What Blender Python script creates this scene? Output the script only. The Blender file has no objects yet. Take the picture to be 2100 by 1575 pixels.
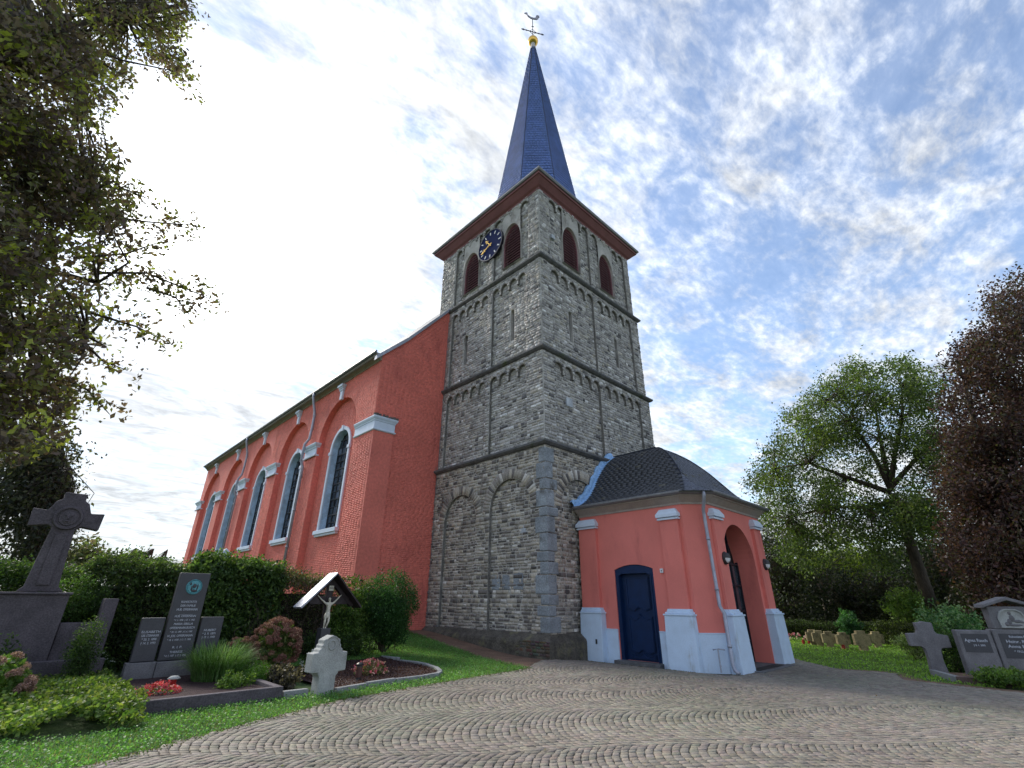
import bpy, math, random
import numpy as np
from mathutils import Vector, Matrix, noise as mnoise
random.seed(7); RNG = np.random.default_rng(7)
R = math.radians
scn = bpy.context.scene
COL = scn.collection

# ------------------------------------------------------------------ camera
PPX, PPY = 1050.0, 787.5
FPX = 966.66
def unit(v):
    v = np.array(v, float); return v / np.linalg.norm(v)
_Y = unit([20 - PPX, 1225 - PPY, FPX]); _X = unit([2149 - PPX, 1239 - PPY, FPX])
_Y = unit(_Y - _X * np.dot(_X, _Y))
_Z = np.cross(_X, _Y)
if _Z[1] > 0: _Z = -_Z
MW = np.array([_X, _Y, _Z])            # world = MW @ camera vector (x right, y down, z forward)
CAM = np.array([-12.97, -11.6, 1.6])
cam_d = bpy.data.cameras.new('camera'); cam = bpy.data.objects.new('camera', cam_d); COL.objects.link(cam)
rt, up, bk = MW[:, 0], -MW[:, 1], -MW[:, 2]
cam.matrix_world = Matrix(((rt[0], up[0], bk[0], CAM[0]), (rt[1], up[1], bk[1], CAM[1]), (rt[2], up[2], bk[2], CAM[2]), (0, 0, 0, 1)))
cam_d.sensor_width = 36; cam_d.lens = FPX / 2100 * 36
cam_d.clip_start = 0.05; cam_d.clip_end = 3000
scn.camera = cam

# ------------------------------------------------------------------ light, sky, exposure
SUN = unit([-0.12, 0.80, 0.60])
SUN_EL = math.asin(SUN[2]); SUN_AZ = math.atan2(SUN[0], SUN[1])
scn.view_settings.view_transform = 'Standard'
try: scn.view_settings.look = 'None'
except Exception: pass
scn.view_settings.gamma = 1.0; scn.view_settings.use_curve_mapping = False
scn.view_settings.exposure = 2.85
sun_d = bpy.data.lights.new('sun', 'SUN'); sun_d.energy = 0.6; sun_d.angle = R(16); sun_d.color = (1.0, 0.93, 0.82)
sun = bpy.data.objects.new('sun', sun_d); COL.objects.link(sun)
sun.rotation_euler = Vector(SUN).to_track_quat('Z', 'Y').to_euler(); sun.location = (0, 0, 60)

world = bpy.data.worlds.new('World'); scn.world = world; world.use_nodes = True
WN, WL = world.node_tree.nodes, world.node_tree.links
WN.clear()
def wn(t, **k):
    n = WN.new(t)
    for a, b in k.items(): setattr(n, a, b)
    return n
def sock(n, v, i):
    if isinstance(v, (int, float)): n.inputs[i].default_value = v
    elif isinstance(v, tuple): n.inputs[i].default_value = v
    else: (WL if n.id_data == world.node_tree else n.id_data.links).new(v, n.inputs[i])
def wmath(op, a, b=0.0, c=0.0, clamp=False):
    n = wn('ShaderNodeMath', operation=op, use_clamp=clamp)
    sock(n, a, 0); sock(n, b, 1)
    if op in ('MULTIPLY_ADD', 'COMPARE'): sock(n, c, 2)
    return n.outputs[0]
def wramp(v, a, b, c=0.0, d=1.0):
    n = wn('ShaderNodeMapRange', interpolation_type='SMOOTHSTEP'); sock(n, v, 0)
    for i, x in enumerate((a, b, c, d)): n.inputs[i + 1].default_value = x
    return n.outputs[0]
sky = wn('ShaderNodeTexSky', sky_type='NISHITA', sun_disc=False, sun_elevation=SUN_EL, sun_rotation=SUN_AZ)
sky.altitude = 100; sky.air_density = 1.0; sky.dust_density = 0.2; sky.ozone_density = 2.5
tc = wn('ShaderNodeTexCoord'); dirv = tc.outputs['Generated']
sep = wn('ShaderNodeSeparateXYZ'); WL.new(dirv, sep.inputs[0])
zz = wmath('ADD', wmath('MAXIMUM', sep.outputs[2], 0.0), 0.12)
cx_ = wmath('DIVIDE', sep.outputs[0], zz); cy_ = wmath('DIVIDE', sep.outputs[1], zz)
comb = wn('ShaderNodeCombineXYZ'); sock(comb, cx_, 0); sock(comb, cy_, 1); comb.inputs[2].default_value = 3.7
def wnoise(vec, scale, detail, rough, dist=0.0, mscale=(1, 1, 1), rot=0.0, loc=(0, 0, 0)):
    mp = wn('ShaderNodeMapping'); WL.new(vec, mp.inputs[0]); mp.inputs['Scale'].default_value = mscale
    mp.inputs['Rotation'].default_value = (0, 0, rot); mp.inputs['Location'].default_value = loc
    n = wn('ShaderNodeTexNoise'); WL.new(mp.outputs[0], n.inputs['Vector'])
    n.inputs['Scale'].default_value = scale; n.inputs['Detail'].default_value = detail
    n.inputs['Roughness'].default_value = rough; n.inputs['Distortion'].default_value = dist
    return n.outputs['Fac']
big = wnoise(comb.outputs[0], 0.9, 4, 0.55, 0.6, loc=(2.2, 0.7, 0))
mid = wnoise(comb.outputs[0], 5.6, 7, 0.60, 0.45, mscale=(1.0, 1.35, 1), rot=0.5)
fine = wnoise(comb.outputs[0], 24.0, 5, 0.6, 0.2, mscale=(1.0, 1.8, 1), rot=0.25)
dotn = wn('ShaderNodeVectorMath', operation='DOT_PRODUCT'); WL.new(dirv, dotn.inputs[0]); dotn.inputs[1].default_value = tuple(unit(MW @ np.array([540 - PPX, 480 - PPY, FPX])))
sd = dotn.outputs['Value']
cover = wmath('ADD', wmath('MULTIPLY', big, 0.85), wmath('ADD', wmath('MULTIPLY', mid, 0.90), wmath('MULTIPLY', fine, 0.40)))
cover = wmath('ADD', wmath('ADD', cover, wramp(sd, 0.60, 0.92, 0.0, 0.10)), wramp(sd, 0.955, 0.997, 0.0, 0.28))
dot2 = wn('ShaderNodeVectorMath', operation='DOT_PRODUCT'); WL.new(dirv, dot2.inputs[0]); dot2.inputs[1].default_value = tuple(unit(MW @ np.array([1800 - PPX, 260 - PPY, FPX])))
cover = wmath('ADD', cover, wramp(dot2.outputs['Value'], 0.80, 0.99, 0.0, -0.125))
cover = wmath('ADD', cover, wramp(sep.outputs[2], 0.0, 0.45, 0.22, 0.0))
mask = wramp(cover, 0.88, 1.34, 0.15, 0.96)
thick = wramp(cover, 1.05, 1.7)
shade = wramp(wnoise(comb.outputs[0], 3.6, 8, 0.62, 0.8, mscale=(1, 1.7, 1), rot=-0.4, loc=(5, 1, 0)), 0.30, 0.70, 0.0, 1.0)
glow = wmath('ADD', wmath('MULTIPLY', wramp(sd, 0.60, 0.95), 0.035), wmath('MULTIPLY', wramp(sd, 0.955, 1.0), 0.5))
bright = wmath('ADD', wmath('ADD', 0.145, wmath('MULTIPLY', shade, 0.13)), wmath('ADD', glow, wmath('MULTIPLY', wmath('SUBTRACT', fine, 0.5), 0.20)))
bright = wmath('MULTIPLY', bright, wmath('MULTIPLY', wmath('SUBTRACT', 1.12, wmath('MULTIPLY', thick, 0.24)), wramp(sep.outputs[2], 0.05, 0.5, 0.84, 1.0)))
ccol = wn('ShaderNodeMix', data_type='RGBA'); ccol.inputs['Factor'].default_value = 1; ccol.blend_type = 'MULTIPLY'
ccol.inputs['A'].default_value = (0.83, 0.855, 0.88, 1)
cb = wn('ShaderNodeCombineColor'); [sock(cb, bright, i) for i in range(3)]
WL.new(cb.outputs[0], ccol.inputs['B'])
bg1 = wn('ShaderNodeBackground'); WL.new(sky.outputs[0], bg1.inputs[0]); bg1.inputs[1].default_value = 0.039
bg2 = wn('ShaderNodeBackground'); WL.new(ccol.outputs['Result'], bg2.inputs[0]); bg2.inputs[1].default_value = 0.72
mx = wn('ShaderNodeMixShader'); WL.new(mask, mx.inputs[0]); WL.new(bg1.outputs[0], mx.inputs[1]); WL.new(bg2.outputs[0], mx.inputs[2])
wo = wn('ShaderNodeOutputWorld'); WL.new(mx.outputs[0], wo.inputs[0])

# ------------------------------------------------------------------ helpers: places
def ray(px, py): return MW @ np.array([px - PPX, py - PPY, FPX])
def W(px, py, D):                      # point at horizontal distance D
    d = ray(px, py); return CAM + d * (D / math.hypot(d[0], d[1]))
def sm(t): t = min(max(t, 0), 1); return t * t * (3 - 2 * t)
def hgt(x, y): return -.25 * sm((x + 1.5) / 4) * sm((6 - y) / 6) + .5 * sm((y - .5) / 7) * sm((x + 14) / 6)
def hgtv(x, y):
    s = lambda t: (lambda c: c * c * (3 - 2 * c))(np.clip(t, 0, 1))
    return -.25 * s((x + 1.5) / 4) * s((6 - y) / 6) + .5 * s((y - .5) / 7) * s((x + 14) / 6)
def G(px, py):
    z = 0
    for _ in range(30):
        d = ray(px, py); p = CAM + d * ((z - CAM[2]) / d[2]); z = .5 * z + .5 * hgt(p[0], p[1])
    return p
def projv(P):
    v = (P - CAM) @ MW; z = np.maximum(v[:, 2], 1e-3)
    return PPX + FPX * v[:, 0] / z, PPY + FPX * v[:, 1] / z, v[:, 2]

# ------------------------------------------------------------------ helpers: objects
def link(o, parent=None):
    COL.objects.link(o)
    if parent is not None:
        o.parent = parent
        if any(parent.location) or any(parent.rotation_euler): pass
    return o
def tag(o, label=None, cat=None, group=None, kind=None):
    if label: o['label'] = label
    if cat: o['category'] = cat
    if group: o['group'] = group
    if kind: o['kind'] = kind
    return o
def thing(name, label, cat, loc=(0, 0, 0), group=None, rz=0.0):
    o = bpy.data.objects.new(name, None); COL.objects.link(o)
    o.empty_display_size = .2; o.location = loc; o.rotation_euler = (0, 0, rz)
    return tag(o, label, cat, group)
def local(o, parent):
    """parent o (built in world space) under parent, keep its place"""
    o.parent = parent
    m = Matrix.Translation(parent.location) @ parent.rotation_euler.to_matrix().to_4x4()
    o.matrix_parent_inverse = m.inverted()
    return o
def qmesh(name, V, F4, cols=None, smooth=False):
    """fast mesh from numpy: V (n,3), F4 (m,4) or (m,3)"""
    V = np.asarray(V, np.float32); F4 = np.asarray(F4, np.int32)
    me = bpy.data.meshes.new(name); n, (m, k) = len(V), F4.shape
    me.vertices.add(n); me.vertices.foreach_set('co', V.ravel())
    me.loops.add(m * k); me.loops.foreach_set('vertex_index', F4.ravel())
    me.polygons.add(m); me.polygons.foreach_set('loop_start', np.arange(0, m * k, k, dtype=np.int32))
    try: me.polygons.foreach_set('loop_total', np.full(m, k, np.int32))
    except Exception: pass
    if smooth: me.polygons.foreach_set('use_smooth', np.ones(m, bool))
    if cols is not None:
        a = me.attributes.new('Col', 'FLOAT_COLOR', 'POINT')
        c = np.ones((n, 4), np.float32); c[:, :3] = cols; a.data.foreach_set('color', c.ravel())
    me.update(calc_edges=True)
    return me
class MB:
    def __init__(s): s.v = []; s.f = []; s.c = []; s.col = (1, 1, 1)
    def add(s, vs, fs):
        b = len(s.v); s.v += [tuple(map(float, v)) for v in vs]; s.c += [s.col] * len(vs)
        s.f += [tuple(b + i for i in f) for f in fs]; return s
    def box(s, x0, x1, y0, y1, z0, z1):
        return s.add([(x0, y0, z0), (x1, y0, z0), (x1, y1, z0), (x0, y1, z0), (x0, y0, z1), (x1, y0, z1), (x1, y1, z1), (x0, y1, z1)],
                     [(0, 3, 2, 1), (4, 5, 6, 7), (0, 1, 5, 4), (1, 2, 6, 5), (2, 3, 7, 6), (3, 0, 4, 7)])
    def hexa(s, P):                    # 8 points like box
        return s.add(P, [(0, 3, 2, 1), (4, 5, 6, 7), (0, 1, 5, 4), (1, 2, 6, 5), (2, 3, 7, 6), (3, 0, 4, 7)])
    def quad(s, a, b, c, d): return s.add([a, b, c, d], [(0, 1, 2, 3)])
    def tube(s, pts, r, n=8, cap=True):
        pts = [Vector(p) for p in pts]; rs = r if isinstance(r, (list, tuple)) else [r] * len(pts)
        vs = []; fs = []; pv = None
        for i, p in enumerate(pts):
            t = (pts[min(i + 1, len(pts) - 1)] - pts[max(i - 1, 0)]).normalized()
            a = t.orthogonal().normalized() if pv is None else (pv - t * pv.dot(t)).normalized()
            pv = a; b = t.cross(a)
            for k in range(n):
                w = 2 * math.pi * k / n; vs.append(p + (a * math.cos(w) + b * math.sin(w)) * rs[i])
        for i in range(len(pts) - 1):
            for k in range(n):
                k2 = (k + 1) % n; fs.append((i * n + k, i * n + k2, (i + 1) * n + k2, (i + 1) * n + k))
        if cap: fs += [tuple(range(n - 1, -1, -1)), tuple(range((len(pts) - 1) * n, len(pts) * n))]
        return s.add(vs, fs)
    def lathe(s, cx, cy, prof, n=16, tr=None):
        vs = []; fs = []
        for r, z in prof:
            for k in range(n):
                w = 2 * math.pi * k / n; p = (cx + r * math.cos(w), cy + r * math.sin(w), z)
                vs.append(tr(p) if tr else p)
        for i in range(len(prof) - 1):
            for k in range(n):
                k2 = (k + 1) % n; fs.append((i * n + k, i * n + k2, (i + 1) * n + k2, (i + 1) * n + k))
        return s.add(vs, fs)
    def prism(s, poly, A, B, C, d0, d1):
        """2-D polygon poly (a,b) in axes A,B, extruded along C from d0 to d1; A,B,C functions -> via frame"""
        n = len(poly); A, B, C = map(Vector, (A, B, C))
        vs = [A * a + B * b + C * d0 for a, b in poly] + [A * a + B * b + C * d1 for a, b in poly]
        fs = [tuple(range(n - 1, -1, -1)), tuple(range(n, 2 * n))] + [(i, (i + 1) % n, n + (i + 1) % n, n + i) for i in range(n)]
        return s.add(vs, fs)
    def mesh(s, name, col=True, smooth=False):
        me = bpy.data.meshes.new(name); me.from_pydata(s.v, [], s.f)
        if col:
            a = me.attributes.new('Col', 'FLOAT_COLOR', 'POINT')
            c = np.ones((len(s.v), 4), np.float32); c[:, :3] = s.c; a.data.foreach_set('color', c.ravel())
        if smooth: me.polygons.foreach_set('use_smooth', [True] * len(me.polygons))
        return me
    def obj(s, name, mat, parent=None, smooth=False, bevel=0.0, loc=None, fixn=True):
        me = s.mesh(name, smooth=smooth)
        if fixn:
            import bmesh
            bm = bmesh.new(); bm.from_mesh(me); bmesh.ops.recalc_face_normals(bm, faces=bm.faces); bm.to_mesh(me); bm.free()
        me.materials.append(mat)
        o = bpy.data.objects.new(name, me); COL.objects.link(o)
        if parent is not None: o.parent = parent if not isinstance(parent, tuple) else parent[0]
        if bevel:
            b = o.modifiers.new('bevel', 'BEVEL'); b.width = bevel; b.segments = 2; b.limit_method = 'ANGLE'; b.angle_limit = R(40)
        return o
def mobj(name, me, mat, parent=None):
    me.materials.append(mat); o = bpy.data.objects.new(name, me); COL.objects.link(o)
    if parent is not None: o.parent = parent
    return o

# ------------------------------------------------------------------ helpers: materials
def material(name, col=(.5, .5, .5), rough=.8, attr=False, n1=(3, .25), n2=(30, .15), bump=(40, .3), metallic=0.0, spec=.4,
             stain=None, stretch=(1, 1, 1), transl=0.0, mult=1.0, coat=0.0):
    m = bpy.data.materials.new(name); m.use_nodes = True; nt = m.node_tree; N, L = nt.nodes, nt.links
    bs = N['Principled BSDF']; out = N['Material Output']
    geo = N.new('ShaderNodeNewGeometry')
    mp = N.new('ShaderNodeMapping'); mp.inputs['Scale'].default_value = stretch; L.new(geo.outputs['Position'], mp.inputs[0])
    def noise(scale, det=5):
        n = N.new('ShaderNodeTexNoise'); n.inputs['Scale'].default_value = scale; n.inputs['Detail'].default_value = det
        L.new(mp.outputs[0], n.inputs['Vector']); return n.outputs['Fac']
    def mul(a, b):
        x = N.new('ShaderNodeMix'); x.data_type = 'RGBA'; x.blend_type = 'MULTIPLY'; x.inputs['Factor'].default_value = 1
        for s_, v in (('A', a), ('B', b)):
            if isinstance(v, tuple): x.inputs[s_].default_value = v
            else: L.new(v, x.inputs[s_])
        return x.outputs['Result']
    def vary(scale, amt, det=5):
        r = N.new('ShaderNodeMapRange'); L.new(noise(scale, det), r.inputs[0])
        r.inputs[1].default_value = .3; r.inputs[2].default_value = .7; r.inputs[3].default_value = 1 - amt; r.inputs[4].default_value = 1 + amt
        c = N.new('ShaderNodeCombineColor'); [L.new(r.outputs[0], c.inputs[i]) for i in range(3)]
        return c.outputs[0]
    base = (col[0] * mult, col[1] * mult, col[2] * mult, 1)
    if attr:
        a = N.new('ShaderNodeAttribute'); a.attribute_name = 'Col'
        c = mul(a.outputs['Color'], base)
    else: c = base
    if n1: c = mul(vary(*n1), c)
    if n2: c = mul(vary(*n2), c)
    if stain:                          # (colour, scale, lo, hi, stretch z)
        sc_, ss, lo, hi, sz = stain
        mp2 = N.new('ShaderNodeMapping'); mp2.inputs['Scale'].default_value = (1, 1, sz); L.new(geo.outputs['Position'], mp2.inputs[0])
        n = N.new('ShaderNodeTexNoise'); n.inputs['Scale'].default_value = ss; n.inputs['Detail'].default_value = 7; n.inputs['Roughness'].default_value = .65
        L.new(mp2.outputs[0], n.inputs['Vector'])
        r = N.new('ShaderNodeMapRange'); r.interpolation_type = 'SMOOTHSTEP'; L.new(n.outputs['Fac'], r.inputs[0]); r.inputs[1].default_value = lo; r.inputs[2].default_value = hi
        x = N.new('ShaderNodeMix'); x.data_type = 'RGBA'; L.new(r.outputs[0], x.inputs['Factor'])
        if isinstance(c, tuple): x.inputs['A'].default_value = c
        else: L.new(c, x.inputs['A'])
        x.inputs['B'].default_value = (*sc_, 1); c = x.outputs['Result']
    if isinstance(c, tuple): bs.inputs['Base Color'].default_value = c
    else: L.new(c, bs.inputs['Base Color'])
    bs.inputs['Roughness'].default_value = rough; bs.inputs['Metallic'].default_value = metallic
    bs.inputs['Specular IOR Level'].default_value = spec
    if coat: bs.inputs['Coat Weight'].default_value = coat
    if bump:
        b = N.new('ShaderNodeBump'); b.inputs['Strength'].default_value = bump[1]; b.inputs['Distance'].default_value = bump[2] if len(bump) > 2 else .02
        L.new(noise(bump[0], 6), b.inputs['Height']); L.new(b.outputs[0], bs.inputs['Normal'])
    if transl:
        t = N.new('ShaderNodeBsdfTranslucent')
        if isinstance(c, tuple): t.inputs[0].default_value = c
        else: L.new(mul(c, (1.5, 1.6, .7, 1)), t.inputs[0])
        mxs = N.new('ShaderNodeMixShader'); mxs.inputs[0].default_value = transl
        L.new(bs.outputs[0], mxs.inputs[1]); L.new(t.outputs[0], mxs.inputs[2]); L.new(mxs.outputs[0], out.inputs[0])
    return m
M_STONE = material('rubble_stone', (1, 1, 1), .9, attr=True, n1=(2.3, .15), n2=(22, .22), bump=(28, .5, .02))
M_MORTAR = material('lime_mortar', (.45, .43, .40), .95, n1=(1.2, .25), n2=(30, .3), bump=(25, .8, .02), stain=((.20, .18, .16), 1.3, .5, .72, .6))
M_SILL = material('dark_basalt_ledge', (.12, .12, .125), .8, n1=(4, .3), n2=(25, .2), bump=(20, .5, .02), stain=((.07, .09, .035), 1.1, .55, .75, 1))
M_PLINTH = material('mossy_plinth', (.095, .085, .07), .95, attr=False, n1=(3, .4), n2=(18, .3), bump=(14, .9, .05), stain=((.17, .16, .09), 2.2, .52, .75, 1))
M_RED = material('red_painted_brick', (.72, .19, .145), .75, attr=True, n1=(.5, .12), n2=(9, .12), bump=(16, .6, .03), stain=((.46, .105, .09), .9, .54, .78, .35))
M_REDP = material('red_smooth_render', (.72, .205, .17), .8, n1=(1.2, .06), n2=(60, .05), bump=(120, .35, .006), stain=((.52, .135, .115), 1.1, .50, .76, .3))
M_WHITE = material('pale_blue_white_paint', (.62, .70, .82), .6, n1=(4, .05), n2=(40, .04), bump=(70, .15, .006), stain=((.42, .45, .45), 3.0, .62, .8, .5))
M_PED = material('plinth_white_paint', (.55, .68, .84), .6, n1=(3, .06), n2=(40, .05), bump=(60, .25, .008), stain=((.34, .36, .36), 2.6, .55, .78, .35))
M_SLATE = material('roof_slate', (1, 1, 1), .42, attr=True, n1=(2, .15), n2=(30, .15), bump=(35, .35, .01), spec=.6)
M_SPIRE = material('spire_slate', (1, 1, 1), .6, attr=True, n1=(1, .1), n2=(14, .12), bump=(20, .3, .01), spec=.7)
M_FLASH = material('lead_flashing', (.30, .50, .78), .5, n1=(8, .12), n2=(30, .1), bump=(14, .9, .04), metallic=.2)
M_ZINC = material('zinc_gutter', (.26, .26, .28), .5, n1=(5, .15), n2=(40, .1), bump=None, metallic=.5)
M_ZINCB = material('zinc_pipe', (.34, .36, .43), .5, n1=(5, .15), n2=(40, .1), bump=None, metallic=.4)
M_SOFFIT = material('timber_cornice', (.38, .33, .30), .7, n1=(4, .1), n2=(30, .1), bump=(40, .2))
M_PURPLE = material('oxblood_cornice', (.22, .085, .09), .65, n1=(2, .12), n2=(30, .08), bump=(30, .2))
M_LOUVRE = material('oxblood_louvre', (.26, .12, .14), .6, n1=(6, .1), n2=None, bump=None)
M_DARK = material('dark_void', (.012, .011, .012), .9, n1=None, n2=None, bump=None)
M_GLASS = material('leaded_glass', (.035, .042, .055), .09, attr=True, n1=(3, .3), n2=None, bump=(5, .12, .02), spec=.7)
M_LEAD = material('window_lead', (.03, .03, .035), .5, n1=None, n2=None, bump=None)
M_DOOR = material('blue_painted_door', (.003, .020, .075), .5, n1=(4, .15), n2=(30, .1), bump=(40, .1), spec=.3)
M_CLOCK = material('clock_face_blue', (.02, .028, .085), .9, spec=.05, n1=None, n2=None, bump=None)
M_WHITEP = material('white_paint', (.75, .75, .74), .6, n1=None, n2=None, bump=None)
M_GOLD = material('gilding', (.85, .52, .12), .3, n1=(10, .1), n2=None, bump=None, metallic=.9)
M_IRON = material('black_iron', (.03, .035, .05), .45, n1=(10, .2), n2=None, bump=None, metallic=.5)
M_COBBLE = material('paving_stone', (1, 1, 1), .78, attr=True, n1=(2.0, .12), n2=(45, .22), bump=(60, .6, .006), spec=.35)
M_JOINT = material('paving_joint_sand', (.085, .075, .058), .95, n1=(2, .3), n2=(40, .3), bump=(60, .8, .01), stain=((.04, .06, .02), 1.2, .55, .72, 1))
M_SOIL = material('sandy_soil', (.17, .105, .07), .95, n1=(2, .3), n2=(30, .3), bump=(60, .9, .02))
M_BARK = material('bark', (.075, .06, .045), .95, n1=(4, .3), n2=(20, .3), bump=(18, .9, .05), stretch=(1, 1, .3))
M_LEAF = material('leaf', (1, 1, 1), .5, attr=True, n1=(.7, .25), n2=None, bump=None, transl=.45, spec=.35)
M_BLADE = material('grass_blade', (1, 1, 1), .6, attr=True, n1=(.8, .3), n2=None, bump=None, transl=.35, spec=.2)
M_PETAL = material('petal', (1, 1, 1), .6, attr=True, n1=None, n2=None, bump=None, transl=.2)
M_GRASSG = material('grass_ground', (.045, .085, .02), .95, n1=(.25, .25), n2=(6, .35), bump=(20, .9, .05), stain=((.07, .075, .03), .4, .55, .75, 1))
M_GRANITE = material('dark_granite', (.055, .055, .065), .5, n1=(5, .1), n2=(90, .3), bump=(90, .15, .004), spec=.5)
M_GRANITE2 = material('rough_grey_granite', (.17, .165, .175), .85, n1=(3, .2), n2=(60, .3), bump=(40, .6, .012))
M_BIGX = material('weathered_dark_stone', (.095, .082, .095), .9, n1=(3, .25), n2=(40, .3), bump=(35, .7, .015))
M_LIGHTST = material('light_sandstone', (.36, .37, .36), .9, n1=(4, .18), n2=(45, .18), bump=(45, .7, .012), stain=((.17, .17, .15), 3, .56, .75, 1))
M_YELLOWST = material('lichened_yellow_stone', (.30, .25, .13), .9, n1=(5, .25), n2=(30, .25), bump=(30, .6, .015), stain=((.10, .085, .05), 4, .5, .7, 1))
M_LETTER = material('letter_white', (.55, .58, .66), .5, n1=None, n2=None, bump=None)
M_WOOD = material('dark_stained_wood', (.035, .025, .028), .6, n1=(4, .2), n2=(30, .2), bump=(30, .3), stretch=(1, 1, .2))
M_TIN = material('grey_sheet_roof', (.36, .38, .45), .45, n1=(6, .12), n2=None, bump=None, metallic=.3)
M_BONE = material('ivory_paint', (.62, .58, .48), .5, n1=(20, .15), n2=None, bump=None)
M_VERDI = material('verdigris_relief', (.12, .35, .40), .6, n1=(20, .3), n2=(60, .2), bump=(40, .8, .01))
M_MULCH = material('dark_mulch', (.045, .022, .024), .95, n1=(10, .35), n2=(60, .4), bump=(50, 1.0, .03))
M_KERB = material('kerb_stone', (.24, .25, .255), .85, n1=(5, .15), n2=(40, .2), bump=(40, .5, .01))
M_LAMPG = material('lamp_diffuser', (.7, .72, .75), .35, n1=None, n2=None, bump=None)
M_LAMPB = material('lamp_body', (.035, .033, .035), .45, n1=None, n2=None, bump=None)
M_REDPLASTIC = material('red_candle', (.35, .02, .02), .35, n1=None, n2=None, bump=None)

# ------------------------------------------------------------------ wall tools
class Frame:
    """vertical wall plane: O origin (x,y), U unit along, N unit outward"""
    def __init__(s, O, U, N): s.O = np.array([*O, 0.0]); s.U = np.array([*U, 0.0]); s.N = np.array([*N, 0.0])
    def p(s, u, z, d=0.0): return s.O + s.U * u + s.N * d + np.array([0, 0, z])
class Hole:
    def __init__(s, u0, u1, bot, top, pointed=False, seg=None, spring=None):
        s.u0, s.u1, s.bot = u0, u1, bot; s.c = (u0 + u1) / 2; s.r = (u1 - u0) / 2; s.kind = 'p' if pointed else ('s' if seg else ('a' if spring is not None else 'r'))
        s.seg = seg; s.spring = top if spring is None else spring; s.topz = top
    def top(s, u):
        x = min(abs(u - s.c), s.r)
        if s.kind == 'r': return s.topz
        if s.kind == 'a': return s.spring + (s.topz - s.spring) * math.sqrt(max(0, 1 - (x / s.r) ** 2))
        if s.kind == 's': return s.topz - s.seg * (x / s.r) ** 2
        if s.kind == 'p': return s.spring + (s.topz - s.spring) * math.sqrt(max(0, 1 - (x / s.r) ** 1.95))
    def outline(s, n=20, grow=0.0):
        us = [s.u0 + (s.u1 - s.u0) * (0.5 - 0.5 * math.cos(math.pi * i / n)) for i in range(n + 1)]
        pts = [(s.u0, s.bot)] + [(u, s.top(u)) for u in us] + [(s.u1, s.bot)]
        if grow:
            out = []
            for u, z in pts:
                if z <= s.spring + 1e-6: out.append((u + (grow if u > s.c else -grow), z))
                else:
                    v = np.array([u - s.c, z - s.spring]); L_ = np.linalg.norm(v) + 1e-9; v = v / L_
                    out.append((u + v[0] * grow, z + v[1] * grow))
            return out
        return pts
def breaks(u0, u1, holes=(), extra=(), step=None):
    bs = {u0, u1, *extra}
    for h in holes:
        n = 16 if h.kind != 'r' else 1
        for i in range(n + 1): bs.add(h.u0 + (h.u1 - h.u0) * (0.5 - 0.5 * math.cos(math.pi * i / n)))
    if step:
        k = int((u1 - u0) / step)
        bs |= {u0 + (u1 - u0) * i / k for i in range(k + 1)}
    out = sorted(b for b in bs if u0 - 1e-9 <= b <= u1 + 1e-9); res = [out[0]]
    for b in out[1:]:
        if b - res[-1] > 1e-5: res.append(b)
    return res
def wall(mb, fr, us, lo, hi, holes=(), d=0.0):
    lo_ = lo if callable(lo) else (lambda u: lo); hi_ = hi if callable(hi) else (lambda u: hi); e = 1e-6
    for a, b in zip(us[:-1], us[1:]):
        A, B = a + e, b - e
        segs = [[(lo_(A), lo_(B)), (hi_(A), hi_(B))]]
        m = (a + b) / 2
        for h in sorted((h for h in holes if h.u0 < m < h.u1), key=lambda h: h.bot):
            s = segs.pop(); segs.append([s[0], (h.bot, h.bot)]); segs.append([(h.top(A), h.top(B)), s[1]])
        for (l0, l1), (h0, h1) in segs:
            if max(h0 - l0, h1 - l1) < 1e-4: continue
            mb.quad(fr.p(a, l0, d), fr.p(b, l1, d), fr.p(b, h1, d), fr.p(a, h0, d))
def under(mb, fr, us, lo, d0, d1, zfloor=-9):
    """underside + side faces of a proud layer whose lower edge is lo(u)"""
    e = 1e-6
    for a, b in zip(us[:-1], us[1:]):
        mb.quad(fr.p(a, lo(a + e), d0), fr.p(b, lo(b - e), d0), fr.p(b, lo(b - e), d1), fr.p(a, lo(a + e), d1))
    for b in us[1:-1]:
        z0, z1 = lo(b - e), lo(b + e)
        if abs(z0 - z1) > 1e-3: mb.quad(fr.p(b, z0, d0), fr.p(b, z1, d0), fr.p(b, z1, d1), fr.p(b, z0, d1))
def reveal(mb, fr, pts, d0, d1, close=True):
    n = len(pts)
    for i in range(n if close else n - 1):
        a, b = pts[i], pts[(i + 1) % n]
        mb.quad(fr.p(a[0], a[1], d0), fr.p(b[0], b[1], d0), fr.p(b[0], b[1], d1), fr.p(a[0], a[1], d1))
def band(mb, fr, inner, outer, d0, d1, close=False):
    n = len(inner)
    for i in range(n if close else n - 1):
        j = (i + 1) % n; a, b, c, e = inner[i], inner[j], outer[j], outer[i]
        mb.quad(fr.p(*a, d1), fr.p(*b, d1), fr.p(*c, d1), fr.p(*e, d1))
        mb.quad(fr.p(*a, d0), fr.p(*b, d0), fr.p(*b, d1), fr.p(*a, d1))
        mb.quad(fr.p(*e, d0), fr.p(*c, d0), fr.p(*c, d1), fr.p(*e, d1))
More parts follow.
